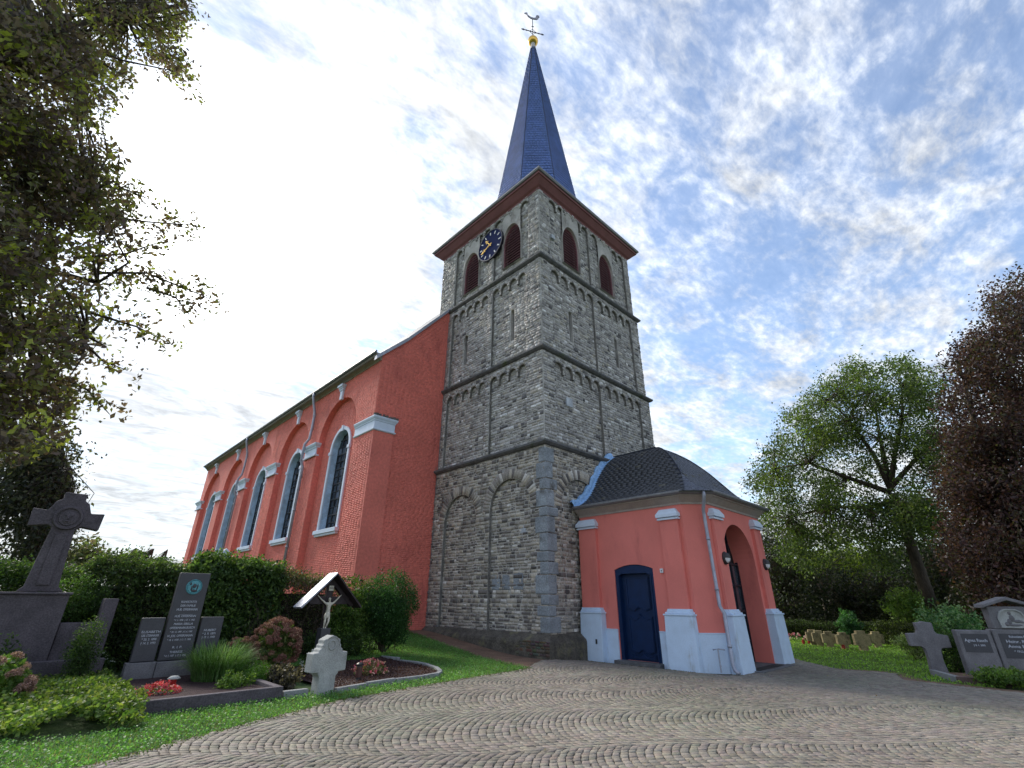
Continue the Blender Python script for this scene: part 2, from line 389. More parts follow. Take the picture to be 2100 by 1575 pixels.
def sweep(mb, poly, prof, closed=False, sgn=1):
    """mitred sweep of (offset, z) profile along plan polyline"""
    P = [np.array(p, float) for p in poly]; n = len(P); rings = []
    for i in range(n):
        pa = P[i - 1] if (i > 0 or closed) else None; pb = P[(i + 1) % n] if (i < n - 1 or closed) else None
        ds = []
        if pa is not None: ds.append(unit(P[i] - pa))
        if pb is not None: ds.append(unit(pb - P[i]))
        ns = [np.array([d[1], -d[0]]) * sgn for d in ds]
        m = ns[0] if len(ns) == 1 else (ns[0] + ns[1]) / (1 + np.dot(ns[0], ns[1]))
        rings.append([(*(P[i] + m * o), z) for o, z in prof])
    k = len(prof)
    for i in range(n if closed else n - 1):
        A, B = rings[i], rings[(i + 1) % n]
        for j in range(k - 1): mb.quad(A[j], B[j], B[j + 1], A[j + 1])
    if not closed:
        mb.add(rings[0], [tuple(range(k))]); mb.add(rings[-1], [tuple(range(k - 1, -1, -1))])

def stones(fr, u0, u1, z0, z1, depthf, rowh, lenr, gap=.012, proud=.02, cols=None, jit=.006, clipf=None, skew=0.0):
    """lay irregular coursed stones; depthf(u,z) -> plane offset or None for no stone. Returns list of (8 verts, color, size)"""
    out = []; z = z0
    while z < z1 - .02:
        h = random.uniform(*rowh)
        if z + h > z1 - .03: h = z1 - z
        zm = z + h / 2
        n = max(2, int((u1 - u0) / .02)); us = np.linspace(u0, u1, n + 1)
        prev = 'x'; runs = []
        for i in range(n):
            dd = depthf((us[i] + us[i + 1]) / 2, zm)
            if dd != prev: runs.append([us[i], us[i + 1], dd]); prev = dd
            else: runs[-1][1] = us[i + 1]
        for a, b, dd in runs:
            if dd is None or b - a < .05: continue
            u = a
            while u < b - 1e-4:
                L_ = random.uniform(*lenr) * (1.0 + .6 * (random.random() < .12))
                if u + L_ > b - .06: L_ = b - u
                zz0, zz1 = z, z + h
                if h > .11 and random.random() < .10 and L_ < .3:      # split stone in two thin ones
                    pieces = [(zz0, zz0 + h * .5), (zz0 + h * .5, zz1)]
                else: pieces = [(zz0, zz1)]
                for q0, q1 in pieces:
                    g = gap * random.uniform(.6, 1.5)
                    j = lambda: random.uniform(-jit, jit)
                    pr = dd + proud * random.uniform(.35, 1.35)
                    c0 = [(u + g / 2 + j(), q0 + g / 2 + j()), (u + L_ - g / 2 + j(), q0 + g / 2 + j()), (u + L_ - g / 2 + j(), q1 - g / 2 + j()), (u + g / 2 + j(), q1 - g / 2 + j())]
                    mu = u + L_ / 2; mz = (q0 + q1) / 2; s = max(.5, 1 - .018 / max(.03, min(L_, q1 - q0)))
                    c1 = [(mu + (x - mu) * s, mz + (y - mz) * s) for x, y in c0]
                    V = [fr.p(x, y, dd - .01) for x, y in c0] + [fr.p(x, y, pr) for x, y in c1]
                    out.append((V, cols(mu, mz, L_, q1 - q0) if cols else (1, 1, 1)))
                u += L_
        z += h
    return out
SF = [(4, 5, 6, 7), (0, 1, 5, 4), (1, 2, 6, 5), (2, 3, 7, 6), (3, 0, 4, 7)]
def place_pieces(lst, name, mat, parent, stuffname, maxn=300, minpx=9.0, faces=SF, smooth=False):
    """largest pieces as separate objects, the rest joined as stuff"""
    if not lst: return
    V = np.array([p[0] for p in lst]); C = np.array([p[1] for p in lst]); n, k, _ = V.shape
    x, y, dz = projv(V.reshape(-1, 3)); x = x.reshape(n, k); y = y.reshape(n, k); dz = dz.reshape(n, k)
    vis = (dz.min(1) > .2) & (x.mean(1) > 0) & (x.mean(1) < 2100) & (y.mean(1) > 0) & (y.mean(1) < 1575)
    size = np.sqrt(np.maximum(x.max(1) - x.min(1), .01) * np.maximum(y.max(1) - y.min(1), .01)); size[~vis] = 0
    order = np.argsort(-size); sel = [i for i in order[:maxn] if size[i] > minpx * .5]
    rest = np.setdiff1d(np.arange(n), sel)
    F = np.array(faces)
    for i in sel:
        me = qmesh(name, V[i], F, np.repeat(C[i][None], k, 0), smooth); mobj(name, me, mat, parent)
    if len(rest):
        VV = V[rest].reshape(-1, 3); FF = (F[None] + (np.arange(len(rest)) * k)[:, None, None]).reshape(-1, F.shape[1])
        o = mobj(stuffname, qmesh(stuffname, VV, FF, np.repeat(C[rest], k, 0), smooth), mat, parent); o['kind'] = 'stuff'

# ==================================================================== GROUND
gx = np.unique(np.concatenate([np.linspace(-600, -30, 12), np.linspace(-30, 40, 141), np.linspace(40, 700, 14)]))
gy = np.unique(np.concatenate([np.linspace(-600, -30, 12), np.linspace(-30, 40, 141), np.linspace(40, 900, 16)]))
XX, YY = np.meshgrid(gx, gy, indexing='ij'); ZZ = hgtv(XX, YY) - .05
nI, nJ = XX.shape; idx = np.arange(nI * nJ).reshape(nI, nJ)
F = np.stack([idx[:-1, :-1], idx[1:, :-1], idx[1:, 1:], idx[:-1, 1:]], -1).reshape(-1, 4)
ground = mobj('ground', qmesh('ground', np.stack([XX, YY, ZZ], -1).reshape(-1, 3), F, smooth=True), M_GRASSG); ground['kind'] = 'structure'

# paving outline (plan) : left lawn edge, tower, porch, right lawn edge
LE = [(-16.0, -5.3), (-11.91, -4.14), (-10.76, -3.56), (-8.26, -2.46), (-5.04, -1.95), (-2.97, -1.75), (-.9, -.55)]
RE = [(8.6, -4.3), (6.9, -5.6), (5.9, -6.6), (6.15, -7.9), (4.75, -8.3), (4.4, -9.6), (4.35, -10.6), (3.4, -14.0)]
def le_y(x): return float(np.interp(x, [p[0] for p in LE], [p[1] for p in LE]))
PAV = LE + [(2.0, -.1), (8.4, -.1)] + RE + [(2.5, -20), (-20, -20), (-20, -6)]
def inpoly(px, py, poly):
    px = np.asarray(px); py = np.asarray(py); ins = np.zeros(px.shape, bool); n = len(poly)
    for i in range(n):
        (x0, y0), (x1, y1) = poly[i], poly[(i + 1) % n]
        c = ((y0 > py) != (y1 > py)) & (px < (x1 - x0) * (py - y0) / (y1 - y0 + 1e-12) + x0); ins ^= c
    return ins
# joint bed
st = .25; bx = np.arange(-20, 10.01, st); by = np.arange(-20, 0.3, st)
XX, YY = np.meshgrid(bx, by, indexing='ij'); idx = np.arange(XX.size).reshape(XX.shape)
cen = inpoly(XX[:-1, :-1] + st / 2, YY[:-1, :-1] + st / 2, PAV)
F = np.stack([idx[:-1, :-1], idx[1:, :-1], idx[1:, 1:], idx[:-1, 1:]], -1)[cen]
pav = mobj('pavement', qmesh('pavement', np.stack([XX, YY, hgtv(XX, YY) - .012], -1).reshape(-1, 3), F, smooth=True), M_JOINT); pav['kind'] = 'structure'
dR = unit([1, -1]) ; dR = np.array([dR[0] * math.cos(.12) - dR[1] * math.sin(.12), dR[0] * math.sin(.12) + dR[1] * math.cos(.12)]); dF = np.array([-dR[1], dR[0]])
cob = []
Wd = 1.95; c_sz = .102
for si in range(-12, 14):
    off = (si % 2) * .05
    Rr = 1.74; nper = 19
    for ki in range(-200, 170):
        t0 = ki * c_sz + off
        for a in range(nper):
            w0 = -1 + 2 * a / nper; w1 = -1 + 2 * (a + 1) / nper
            ang = lambda w: w * .595
            def arc(w, dt): 
                A_ = ang(w); return (si * Wd + Rr * math.sin(A_), t0 + dt - Rr * math.cos(A_) + 1.2)
            p = [arc(w0, 0), arc(w1, 0), arc(w1, c_sz), arc(w0, c_sz)]
            cob.append(p)
cob = np.array(cob)                                     # n,4,(across, along)
wa = .11 * np.sin(cob[..., 1] * 1.1 + cob[..., 0] * .7) + .05 * np.sin(cob[..., 0] * 2.3 + 1) ; wb = .10 * np.sin(cob[..., 0] * 1.3 + 2) + .05 * np.sin(cob[..., 1] * 2.1)
P2 = CAM[:2] + (cob[..., 0:1] + wa[..., None]) * dF + (cob[..., 1:2] + wb[..., None]) * dR
cenp = P2.mean(1); ok = inpoly(cenp[:, 0], cenp[:, 1], PAV)
x_, y_, z_ = projv(np.column_stack([cenp, np.zeros(len(cenp))])); ok &= (z_ > .3) & (x_ > -250) & (x_ < 2350) & (y_ < 1800)
# keep off tower plinth and porch
ok &= ~((cenp[:, 0] > -.35) & (cenp[:, 1] > -.3)); ok &= ~((cenp[:, 0] > 1.62) & (cenp[:, 0] < 7.2) & (cenp[:, 1] > -4.95))
P2 = P2[ok]; cenp = cenp[ok]; n = len(P2)
P2 = P2 + RNG.uniform(-.011, .011, P2.shape)
cc = P2.mean(1, keepdims=True); sc = RNG.uniform(.90, .96, (n, 1, 1))
B0 = cc + (P2 - cc) * sc; B1 = cc + (P2 - cc) * sc * RNG.uniform(.84, .91, (n, 1, 1))
zt = RNG.uniform(.001, .009, (n, 1)) + RNG.uniform(-.002, .002, (n, 4))
zb = hgtv(B0[..., 0], B0[..., 1])
V0 = np.concatenate([B0, (zb - .025)[..., None]], -1); Vm = np.concatenate([B0, (zb + zt - .008)[..., None]], -1); V1 = np.concatenate([B1, (zb + zt)[..., None]], -1)
VC = np.concatenate([V0, Vm, V1], 1)
FC = [(8, 9, 10, 11)] + [(i, (i + 1) % 4, 4 + (i + 1) % 4, 4 + i) for i in range(4)] + [(4 + i, 4 + (i + 1) % 4, 8 + (i + 1) % 4, 8 + i) for i in range(4)]
base = np.array([.205, .180, .150]); mossy = np.clip(np.sin(cenp[:, 0] * .8 + 2) * np.sin(cenp[:, 1] * 1.1) * .8 + RNG.uniform(-.3, .5, n), 0, 1)[:, None]; cl = (base * (1 - .5 * mossy) + np.array([.165, .175, .125]) * .5 * mossy) * RNG.uniform(.78, 1.22, (n, 1)) * (1 + .12 * np.sin(cenp[:, 0] * .9 + 1) * np.sin(cenp[:, 1] * .7))[:, None] * (1 + RNG.uniform(-.05, .05, (n, 3)))
place_pieces([(VC[i], cl[i]) for i in range(n)], 'paving_stone', M_COBBLE, pav, 'paving_stones', faces=FC)

# ==================================================================== CHURCH
church = thing('church', 'red painted brick church with grey stone tower, slate spire and red entrance porch', 'church', (0, 0, 0))
TW = 8.3
# ---- tower stages: (z0, z1, inset)
def tower_faces(e0, wid): return (Frame((e0, e0), (0, 1), (-1, 0)), Frame((e0, e0), (1, 0), (0, -1)))
tw = MB(); tw.col = (1, 1, 1)
tstones = []; tws = MB()
def scol(kind):
    def f(u, z, L_, h):
        r = random.random()
        if kind == 0:
            b = (.50, .48, .45) if r < .06 else (.36, .33, .285) if r < .28 else (.25, .23, .205) if r < .55 else (.155, .143, .135) if r < .80 else (.10, .094, .092) if r < .88 else (.40, .36, .30)
        else:
            b = (.58, .58, .58) if r < .07 else (.42, .41, .40) if r < .36 else (.34, .33, .325) if r < .70 else (.25, .243, .243) if r < .88 else (.13, .127, .132) if r < .93 else (.40, .375, .33)
        k = random.uniform(.85, 1.15); return (b[0] * k * 1.13, b[1] * k * 1.11, b[2] * k * 1.09)
    return f
STG = [(.55, 7.05, 0.0), (7.3, 11.25, .06), (11.5, 16.2, .11), (16.45, 20.75, .17)]
WID = [8.6, 8.45, 8.3, 8.1]
HOLES = {}
def arcade(width, zt, zbot, lesenes, narch, leg=.10, r=None, drop=.55):
    """returns proud lower-edge function and breakpoints; lesenes [(u0,u1)...] in order"""
    bays = [(lesenes[i][1], lesenes[i + 1][0]) for i in range(len(lesenes) - 1)]
    br = []; info = []
    for (a, b), na in zip(bays, narch):
        p = (b - a + leg) / na; rr = (p - leg) / 2
        for k in range(na):
            c = a + p * k + rr; info.append((c - rr, c + rr, c, rr)); br += list(np.linspace(c - rr, c + rr, 11))
    for a, b in lesenes: br += [a, b]
    def lo(u):
        for a, b in lesenes:
            if a - 1e-7 <= u <= b + 1e-7: return zbot
        for a, b, c, rr in info:
            if a < u < b: return zt - drop + math.sqrt(max(0, rr * rr - (u - c) ** 2))
        return zt - drop - .22
    return lo, br, info
for si, ((z0, z1, e), wid) in enumerate(zip(STG, WID)):
    L_ = wid - e
    for fi, fr in enumerate(tower_faces(e, wid)):
        holes = []; rec = -.13
        if si == 0:
            rec = -.13
            spec = [(1.95, 1.16, 4.88), (5.05, 1.10, 4.72)] if fi == 0 else [(2.05, 1.2, 4.8), (5.4, 1.2, 4.8)]
            def lo(u, spec=spec, z0=z0, z1=z1):
                for c, r, sp in spec:
                    if abs(u - c) < r: return sp + math.sqrt(max(0, r * r - (u - c) ** 2))
                return z0
            br = [z for c, r, sp in spec for z in np.linspace(c - r, c + r, 25)]
            for c, r, sp in spec:      # voussoirs
                na = 30
                for k in range(na):
                    a0 = math.pi * (k + .08) / na; a1 = math.pi * (k + .92) / na; r0 = r + .012; r1 = r + random.uniform(.36, .44)
                    V = [fr.p(c + q * math.cos(a), sp + q * math.sin(a), -.01) for q, a in ((r0, a1), (r0, a0), (r1, a0), (r1, a1))]
                    V += [fr.p(c + q * math.cos(a), sp + q * math.sin(a), random.uniform(.02, .035)) for q, a in ((r0 + .01, a1 - .008), (r0 + .01, a0 + .008), (r1 - .01, a0 + .008), (r1 - .01, a1 - .008))]
                    tstones.append((V, scol(0)(0, 0, 0, 0)))
            def dep(u, z, spec=spec, lo=lo, L_=L_):
                for c, r, sp in spec:
                    if z > sp and r - .0 < math.hypot(u - c, z - sp) < r + .43: return None
                if z > lo(u) or lo(u) <= .6: return 0.0
                return -.13
        else:
            if fi == 0:
                les = [(0, .95 if si < 3 else .75), (3.3, 3.62), (6.6, L_)]; na = [4, 5] if si < 3 else [4, 5]
            else:
                les = [(0, .72), (4.0, 4.3), (7.45, L_)]; na = [5, 5]
            drop = .55
            lo, br, ainfo = arcade(L_, z1, z0, les, na, drop=drop); asp = z1 - drop
            for a_, b_, c_, rr_ in ainfo:
                for k in range(7):
                    t0, t1 = math.pi * (k + .08) / 7, math.pi * (k + .92) / 7; r1 = rr_ + random.uniform(.10, .13); dd = random.uniform(.02, .03)
                    cs_ = ((rr_, t1), (rr_, t0), (r1, t0), (r1, t1))
                    tstones.append(([fr.p(c_ + q * math.cos(a), asp + q * math.sin(a), -.01) for q, a in cs_] + [fr.p(c_ + q * math.cos(a), asp + q * math.sin(a), dd) for q, a in cs_], scol(1)(0, 0, 0, 0)))
            if si == 2:
                for c in ((1.97, 5.45) if fi == 0 else (2.2, 5.95)): holes.append(Hole(c - .13, c + .13, 12.55, 14.25, spring=14.12))
            if si == 3:
                for c in ((1.98, 5.22) if fi == 0 else (2.45, 5.55)): holes.append(Hole(c - .68, c + .68, 17.0, 19.6, pointed=True, spring=18.35))
            HOLES[(si, fi)] = (fr, holes)
            def dep(u, z, lo=lo, holes=holes, rec=rec, ainfo=ainfo, asp=asp):
                for a_, b_, c_, rr_ in ainfo:
                    if abs(u - c_) < rr_ + .13 and z > asp - .05 and rr_ - .06 < math.hypot(u - c_, z - asp) < rr_ + .14: return None
                if asp - .27 < z < asp + .0 and lo(u) > asp - .25 and lo(u) < asp: return None
                for h in holes:
                    if h.u0 - .02 < u < h.u1 + .02 and h.bot - .03 < z < h.top(u) + .02: return None
                return 0.0 if z > lo(u) else rec
        us = breaks(0, L_, holes, br)
        us0 = breaks(0, L_, holes)
        wall(tw, fr, us0, z0, z1, holes, rec)
        # proud layer
        wall(tw, fr, breaks(0, L_, holes, br), lambda u: max(lo(u), z0), z1, holes if si == 3 else (), 0.0)
        under(tws, fr, us, lo, rec - .001, 0.0)
        for h in holes: reveal(tw, fr, h.outline(), rec - .45, rec if si < 3 else 0.0)
        tstones += stones(fr, .02, L_, z0 + .01, z1, dep, (.09, .18) if si == 0 else (.08, .17), (.10, .34), cols=scol(0 if si == 0 else 1), gap=.03 if si == 0 else .024, proud=.032, jit=.013)
        # corner return edges
    # far sides (plain) and joining corner of recessed sheets
    w = wid
    tw.quad((w, e, z0), (w, w, z0), (w, w, z1), (w, e, z1)); tw.quad((e, w, z0), (w, w, z0), (w, w, z1), (e, w, z1))
tower = tw.obj('tower_wall', M_MORTAR, church, fixn=False); tws.obj('wall_offsets', material('dark_stone_edges', (.20, .19, .175), .95, n1=(3, .3), n2=(20, .4), bump=(20, .8, .03)), tower, fixn=False)  # arcade undersides and lesene sides in stone darker than the mortar
tower['label'] = 'grey rubble stone tower with blind arcades'
place_pieces(tstones, 'stone', M_STONE, tower, 'rubble_stones')
# quoins
qz = .62; k = 0
while qz < 6.95:
    hq = random.choice([.34, .42, .5, .58, .62]); hq = min(hq, 6.97 - qz)
    wl, wr = (.52, .36) if k % 2 else (.34, .55)
    wl *= random.uniform(.85, 1.1); wr *= random.uniform(.85, 1.1)
    b = MB(); j = lambda s=.015: random.uniform(-s, s)
    g = .45 + .0
    b.prism([(-.05 + j(), -.05 + j()), (wr + j(), -.055 + j()), (wr + j(), .2), (.2, wl + j()), (-.055 + j(), wl + j())], (1, 0, 0), (0, 1, 0), (0, 0, 1), qz + .012, qz + hq - .012)
    o = b.obj('quoin_stone', M_QUOIN if 'M_QUOIN' in globals() else globals().setdefault('M_QUOIN', material('quoin_basalt', (.25, .275, .30), .85, n1=(1.7, .3), n2=(20, .25), bump=(12, .8, .04), stain=((.09, .085, .075), 1.6, .52, .75, 1))), church, bevel=.03)
    qz += hq; k += 1
# re-used big blocks in the lower wall
for c, z, wd, hh in ((2.75, 1.95, .5, .55), (2.2, 1.95, .45, .55), (1.55, 1.95, .55, .62)):
    b = MB(); b.prism([(c - wd / 2, z), (c + wd / 2, z + .02), (c + wd / 2 - .03, z + hh), (c - wd / 2 + .04, z + hh - .05)], (0, 1, 0), (0, 0, 1), (-1, 0, 0), -.3, -.10)
    b.obj('quoin_stone', M_QUOIN, church, bevel=.03)
# pale grey square block high on belfry, white stones
for fr, u, z, s, dd in ((Frame((.17, .17), (1, 0), (0, -1)), 1.0, 18.1, .26, .03), (Frame((.06, .06), (1, 0), (0, -1)), 1.75, 9.35, .42, -.06), (Frame((0, 0), (0, 1), (-1, 0)), 1.3, 4.05, .3, -.1)):
    b = MB(); b.hexa([fr.p(u + a, z + c, d) for d in (-.15, dd) for a, c in ((-s / 2, -s / 2), (s / 2, -s / 2), (s / 2 - .03, s / 2), (-s / 2, s / 2 - .02))])
    b.obj('patch_stone', M_WHITEST if 'M_WHITEST' in globals() else globals().setdefault('M_WHITEST', material('pale_patch_stone', (.45, .48, .52), .8)), church, bevel=.015)
# string courses and plinth
def sq(e, w): return [(e, w), (e, e), (w, e), (w, w)]
for z, e, w in ((7.05, 0, 8.6), (11.25, .06, 8.45), (16.2, .11, 8.3)):
    b = MB(); sweep(b, sq(e, w)[0:3] + [(w, w)], [(-.3, z), (.03, z), (.10, z + .03), (.17, z + .10), (.17, z + .17), (.0, z + .25), (-.4, z + .262)], sgn=-1 if False else 1)
    o = b.obj('string_course', M_SILL, church)
b = MB(); sweep(b, [(-.0, 7.0), (0, 0), (1.85, 0)], [(.30, -.4), (.29, .34), (.26, .42), (.12, .52), (.03, .60), (-.2, .64)])
pl = b.obj('plinth', M_PLINTH, church)
# plinth brick patch (low corner)
pst = stones(Frame((-.285, -.285), (0, 1), (-1, 0)), .02, 1.6, -.02, .42, lambda u, z: 0.0 if z < .42 and (u < 1.0 or mnoise.noise(Vector((u * 2, z * 3, 4))) > .05) else None, (.075, .11), (.14, .3), cols=lambda *a: tuple(c * random.uniform(.7, 1.3) for c in (.10, .082, .06)), gap=.02, proud=.025)
place_pieces(pst, 'stone', M_STONE, pl, 'plinth_stones', maxn=60)
# ---- belfry louvres, slits
for (si, fi), (fr, holes) in HOLES.items():
    for h in holes:
        if si == 3:
            b = MB(); ol = h.outline(16); inn = h.outline(16, grow=-.06)
            inn[0] = (inn[0][0], inn[0][1] + .06); inn[-1] = (inn[-1][0], inn[-1][1] + .06)
            band(b, fr, inn, ol, -.30, -.14, close=True); win = b.obj('belfry_window', M_LOUVRE, church)
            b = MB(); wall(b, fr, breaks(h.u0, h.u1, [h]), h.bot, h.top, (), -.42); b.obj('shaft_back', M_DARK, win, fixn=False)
            z = h.bot + .1
            while z < h.topz - .12:
                us = np.linspace(h.u0, h.u1, 61); good = [u for u in us if h.top(u) - .05 > z + .07]
                a, c = max(min(good), h.u0 + .04), min(max(good), h.u1 - .04)
                s = MB(); s.hexa([fr.p(a, z, -.14), fr.p(c, z, -.14), fr.p(c, z + .17, -.34), fr.p(a, z + .17, -.34), fr.p(a, z + .022, -.13), fr.p(c, z + .022, -.13), fr.p(c, z + .19, -.33), fr.p(a, z + .19, -.33)])
                s.obj('louvre_slat', M_LOUVRE, win); z += .172
        else:
            b = MB(); wall(b, fr, breaks(h.u0, h.u1, [h]), h.bot, h.top, (), -.36)
            o = b.obj('slit_window', M_SLIT if 'M_SLIT' in globals() else globals().setdefault('M_SLIT', material('slit_infill', (.16, .18, .22), .5, n1=(4, .2), n2=None, bump=None)), church, fixn=False)
# ---- clock
fr = Frame((.17, .17), (0, 1), (-1, 0)); cu, cz, cr = 3.50, 19.08, .92
b = MB(); pts = [(cu + cr * math.cos(t), cz + cr * math.sin(t)) for t in np.linspace(0, 2 * math.pi, 49)[:-1]]
b.add([fr.p(u, z, .10) for u, z in pts], [tuple(range(48))]); b.add([fr.p(u, z, -.02) for u, z in pts], [tuple(range(48))]); reveal(b, fr, pts, -.02, .10)
clock = b.obj('clock', M_CLOCK, church)
clock['label'] = 'round dark blue clock face with gold hands'
b = MB(); i2 = [(cu + (cr + .0) * math.cos(t), cz + (cr + .0) * math.sin(t)) for t in np.linspace(0, 2 * math.pi, 49)]; o2 = [(cu + (cr + .05) * math.cos(t), cz + (cr + .05) * math.sin(t)) for t in np.linspace(0, 2 * math.pi, 49)]
band(b, fr, i2, o2, -.02, .13); b.obj('clock_rim', M_IRON, clock)
for k in range(12):
    a = k * math.pi / 6; ca, sa = math.cos(a), math.sin(a)
    b = MB(); w = .032
    q = [(cu + r_ * ca - s_ * w * sa, cz + r_ * sa + s_ * w * ca) for r_, s_ in ((.66, -1), (.84, -1), (.84, 1), (.66, 1))]
    b.hexa([fr.p(u, z, .101) for u, z in q] + [fr.p(u, z, .115) for u, z in q]); b.obj('hour_mark', M_WHITEP, clock)
def hand(ang, ln, w):
    b = MB(); ca, sa = math.cos(ang), math.sin(ang)
    def P(a, s): return (cu + a * ca - s * sa, cz + a * sa + s * ca)
    for poly in ([(-.14, -w), (ln * .72, -w * .8), (ln * .72, w * .8), (-.14, w)], [(ln * .55, -.10), (ln * .62, -.10), (ln * .62, .10), (ln * .55, .10)], [(ln * .72, -.075), (ln, 0), (ln * .72, .075), (ln * .66, 0)]):
        q = [P(*p) for p in poly]; b.hexa([fr.p(u, z, .13) for u, z in q] + [fr.p(u, z, .15) for u, z in q])
    b.obj('clock_hand', M_GOLD, clock)
# seen from outside u grows to the left: 9:50-ish as in the picture
hand(math.radians(-22 ) , .78, .028); hand(math.radians(52), .58, .032)
# ---- main cornice
b = MB(); sweep(b, [(.17, 8.1), (.17, .17), (8.1, .17), (8.1, 8.1)], [(-.3, 20.58), (.02, 20.58), (.05, 20.66), (.16, 20.74), (.40, 21.02), (.46, 21.04), (.46, 21.16), (-.3, 21.2)], closed=True)
b.obj('tower_cornice', M_PURPLE, church)
b = MB(); sweep(b, [(.17, 8.1), (.17, .17), (8.1, .17), (8.1, 8.1)], [(.42, 21.163), (.53, 21.17), (.58, 21.24), (.56, 21.33), (.42, 21.34), (-.4, 21.42)], closed=True)
b.obj('tower_gutter', M_ZINC, church)
# ---- spire (octagonal, with short sprocketed foot)
SCX, SCY, SZ0, SZ1, SAP = 4.2, 4.0, 21.45, 41.9, 2.86
def spire_r(z): 
    t = (z - SZ0) / (SZ1 - SZ0); return .16 + (SAP - .16) * (1 - t)
b = MB(); b.lathe(SCX, SCY, [(spire_r(z) / math.cos(math.pi / 8) * .985, z) for z in (SZ0 - .3, SZ1)], 8, tr=lambda p: (SCX + (p[0] - SCX) * math.cos(math.pi / 8) - (p[1] - SCY) * math.sin(math.pi / 8), SCY + (p[0] - SCX) * math.sin(math.pi / 8) + (p[1] - SCY) * math.cos(math.pi / 8), p[2]))
M_CORE = material('slate_underlay', (.03, .034, .05), .8, n1=None, n2=None, bump=None)
spire = b.obj('spire', M_CORE, church)
sl = []; z = SZ0 - .25; row = 0
while z < SZ1 - .1:
    hh = .27; r = spire_r(z); r2 = spire_r(z + hh * 1.18); t8 = math.tan(math.pi / 8)
    for k in range(8):
        a = k * math.pi / 4; n_ = np.array([math.cos(a), math.sin(a)]); t_ = np.array([-n_[1], n_[0]])
        if n_ @ unit([-1, -1]) < -.35: continue
        hw = r * t8; hw2 = r2 * t8; m_ = max(2, int(2 * hw / .20)); o_ = .5 if row % 2 else 0
        for j in range(-1, m_ + 1):
            s0 = -1 + 2 * (j + o_) / m_; s1 = -1 + 2 * (j + 1 + o_) / m_
            s0, s1 = max(s0, -1), min(s1, 1)
            if s1 - s0 < .02: continue
            sk = .03
            q = [(s0 * hw, r, z + random.uniform(-.02, .02), .055), (s1 * hw - .006, r, z + random.uniform(-.02, .02), .06), (s1 * hw2 - .006, r2, z + hh * 1.18, .004), (s0 * hw2, r2, z + hh * 1.18, .004)]
            V = [np.array([SCX, SCY, 0]) + np.array([*(n_ * (rr + o) + t_ * s), zz_]) for s, rr, zz_, o in q] + [np.array([SCX, SCY, 0]) + np.array([*(n_ * (rr + o - .03) + t_ * s), zz_]) for s, rr, zz_, o in q]
            kk = random.uniform(.9, 1.1); sl.append((V, (.15 * kk, .24 * kk, .64 * kk)))
    z += hh; row += 1
FS = [(0, 1, 2, 3), (0, 4, 5, 1), (1, 5, 6, 2), (3, 7, 4, 0)]
place_pieces(sl, 'slate', M_SPIRE, spire, 'spire_slates', maxn=0, faces=FS)
b = MB()
for k in range(8):
    a = (k + .5) * math.pi / 4; r0 = spire_r(SZ0) / math.cos(math.pi / 8) + .03; r1 = spire_r(SZ1) / math.cos(math.pi / 8) + .02
    b.tube([(SCX + r0 * math.cos(a), SCY + r0 * math.sin(a), SZ0 - .2), (SCX + r1 * math.cos(a), SCY + r1 * math.sin(a), SZ1)], .032, 5)
b.obj('hip_ridge', M_CORE, spire)
b = MB(); b.lathe(SCX, SCY, [(.0, 42.3), (.22, 42.1), (.2, 41.75), (.27, 41.6)], 12); b.lathe(SCX, SCY, [(.16, 41.9), (.18, 42.5)], 12); b.obj('finial_neck', material('finial_lead', (.5, .47, .45), .5), church, smooth=True)
b = MB(); b.lathe(SCX, SCY, [(.42 * math.sin(t) + .001, 42.86 - .42 * math.cos(t)) for t in np.linspace(0, math.pi, 13)], 20); b.obj('gilded_ball', M_GOLD, church, smooth=True)
b = MB(); zc = 44.15; b.tube([(SCX, SCY, 43.2), (SCX, SCY, 46.0)], .035, 6)
cd = unit([.86, -.5, 0])
def cp(s, z): return (SCX + cd[0] * s, SCY + cd[1] * s, z)
b.tube([cp(-.95, zc), cp(.95, zc)], .035, 6)
for s in (-.95, .95): b.tube([cp(s * .8, zc - .09), cp(s, zc), cp(s * .8, zc + .09)], .03, 5); b.tube([cp(s * .55, zc - .09), cp(s * .55, zc + .09)], .025, 5)
for s in (-.3, .3): b.tube([cp(0, zc + s * 1.2), cp(s, zc)], .02, 5); b.tube([cp(0, zc - s * 1.2), cp(s, zc)], .02, 5)
b.tube([cp(-.12, 44.9), cp(.12, 44.9)], .03, 5)
b.obj('iron_cross', M_IRON, church)
b = MB(); ck = [(-.62, .42), (-.5, .5), (-.42, .42), (-.44, .25), (-.2, .05), (.1, .0), (.28, .12), (.3, .38), (.42, .55), (.62, .5), (.5, .38), (.62, .28), (.5, .2), (.52, .05), (.4, -.12), (.12, -.2), (-.15, -.2), (-.42, -.02), (-.58, .25), (-.72, .32)]
b.prism([(SCX * cd[0] + SCY * cd[1] + x, 46.15 + y) for x, y in ck], cd, (0, 0, 1), (-cd[1], cd[0], 0), -SCX * cd[1] + SCY * cd[0] - .03, -SCX * cd[1] + SCY * cd[0] + .03)
b.obj('weathercock', material('cock_metal', (.35, .33, .36), .5, metallic=.5), church)
# lightning wire on left tower edge
b = MB(); b.tube([(-.03, 6.9, .7), (-.05, 6.92, 7.0), (-.22, 6.95, 7.15), (-.02, 6.9, 7.5), (0.0, 6.9, 11.2), (0.02, 6.92, 15.6)], .012, 4); b.obj('lightning_wire', M_ZINC, church)

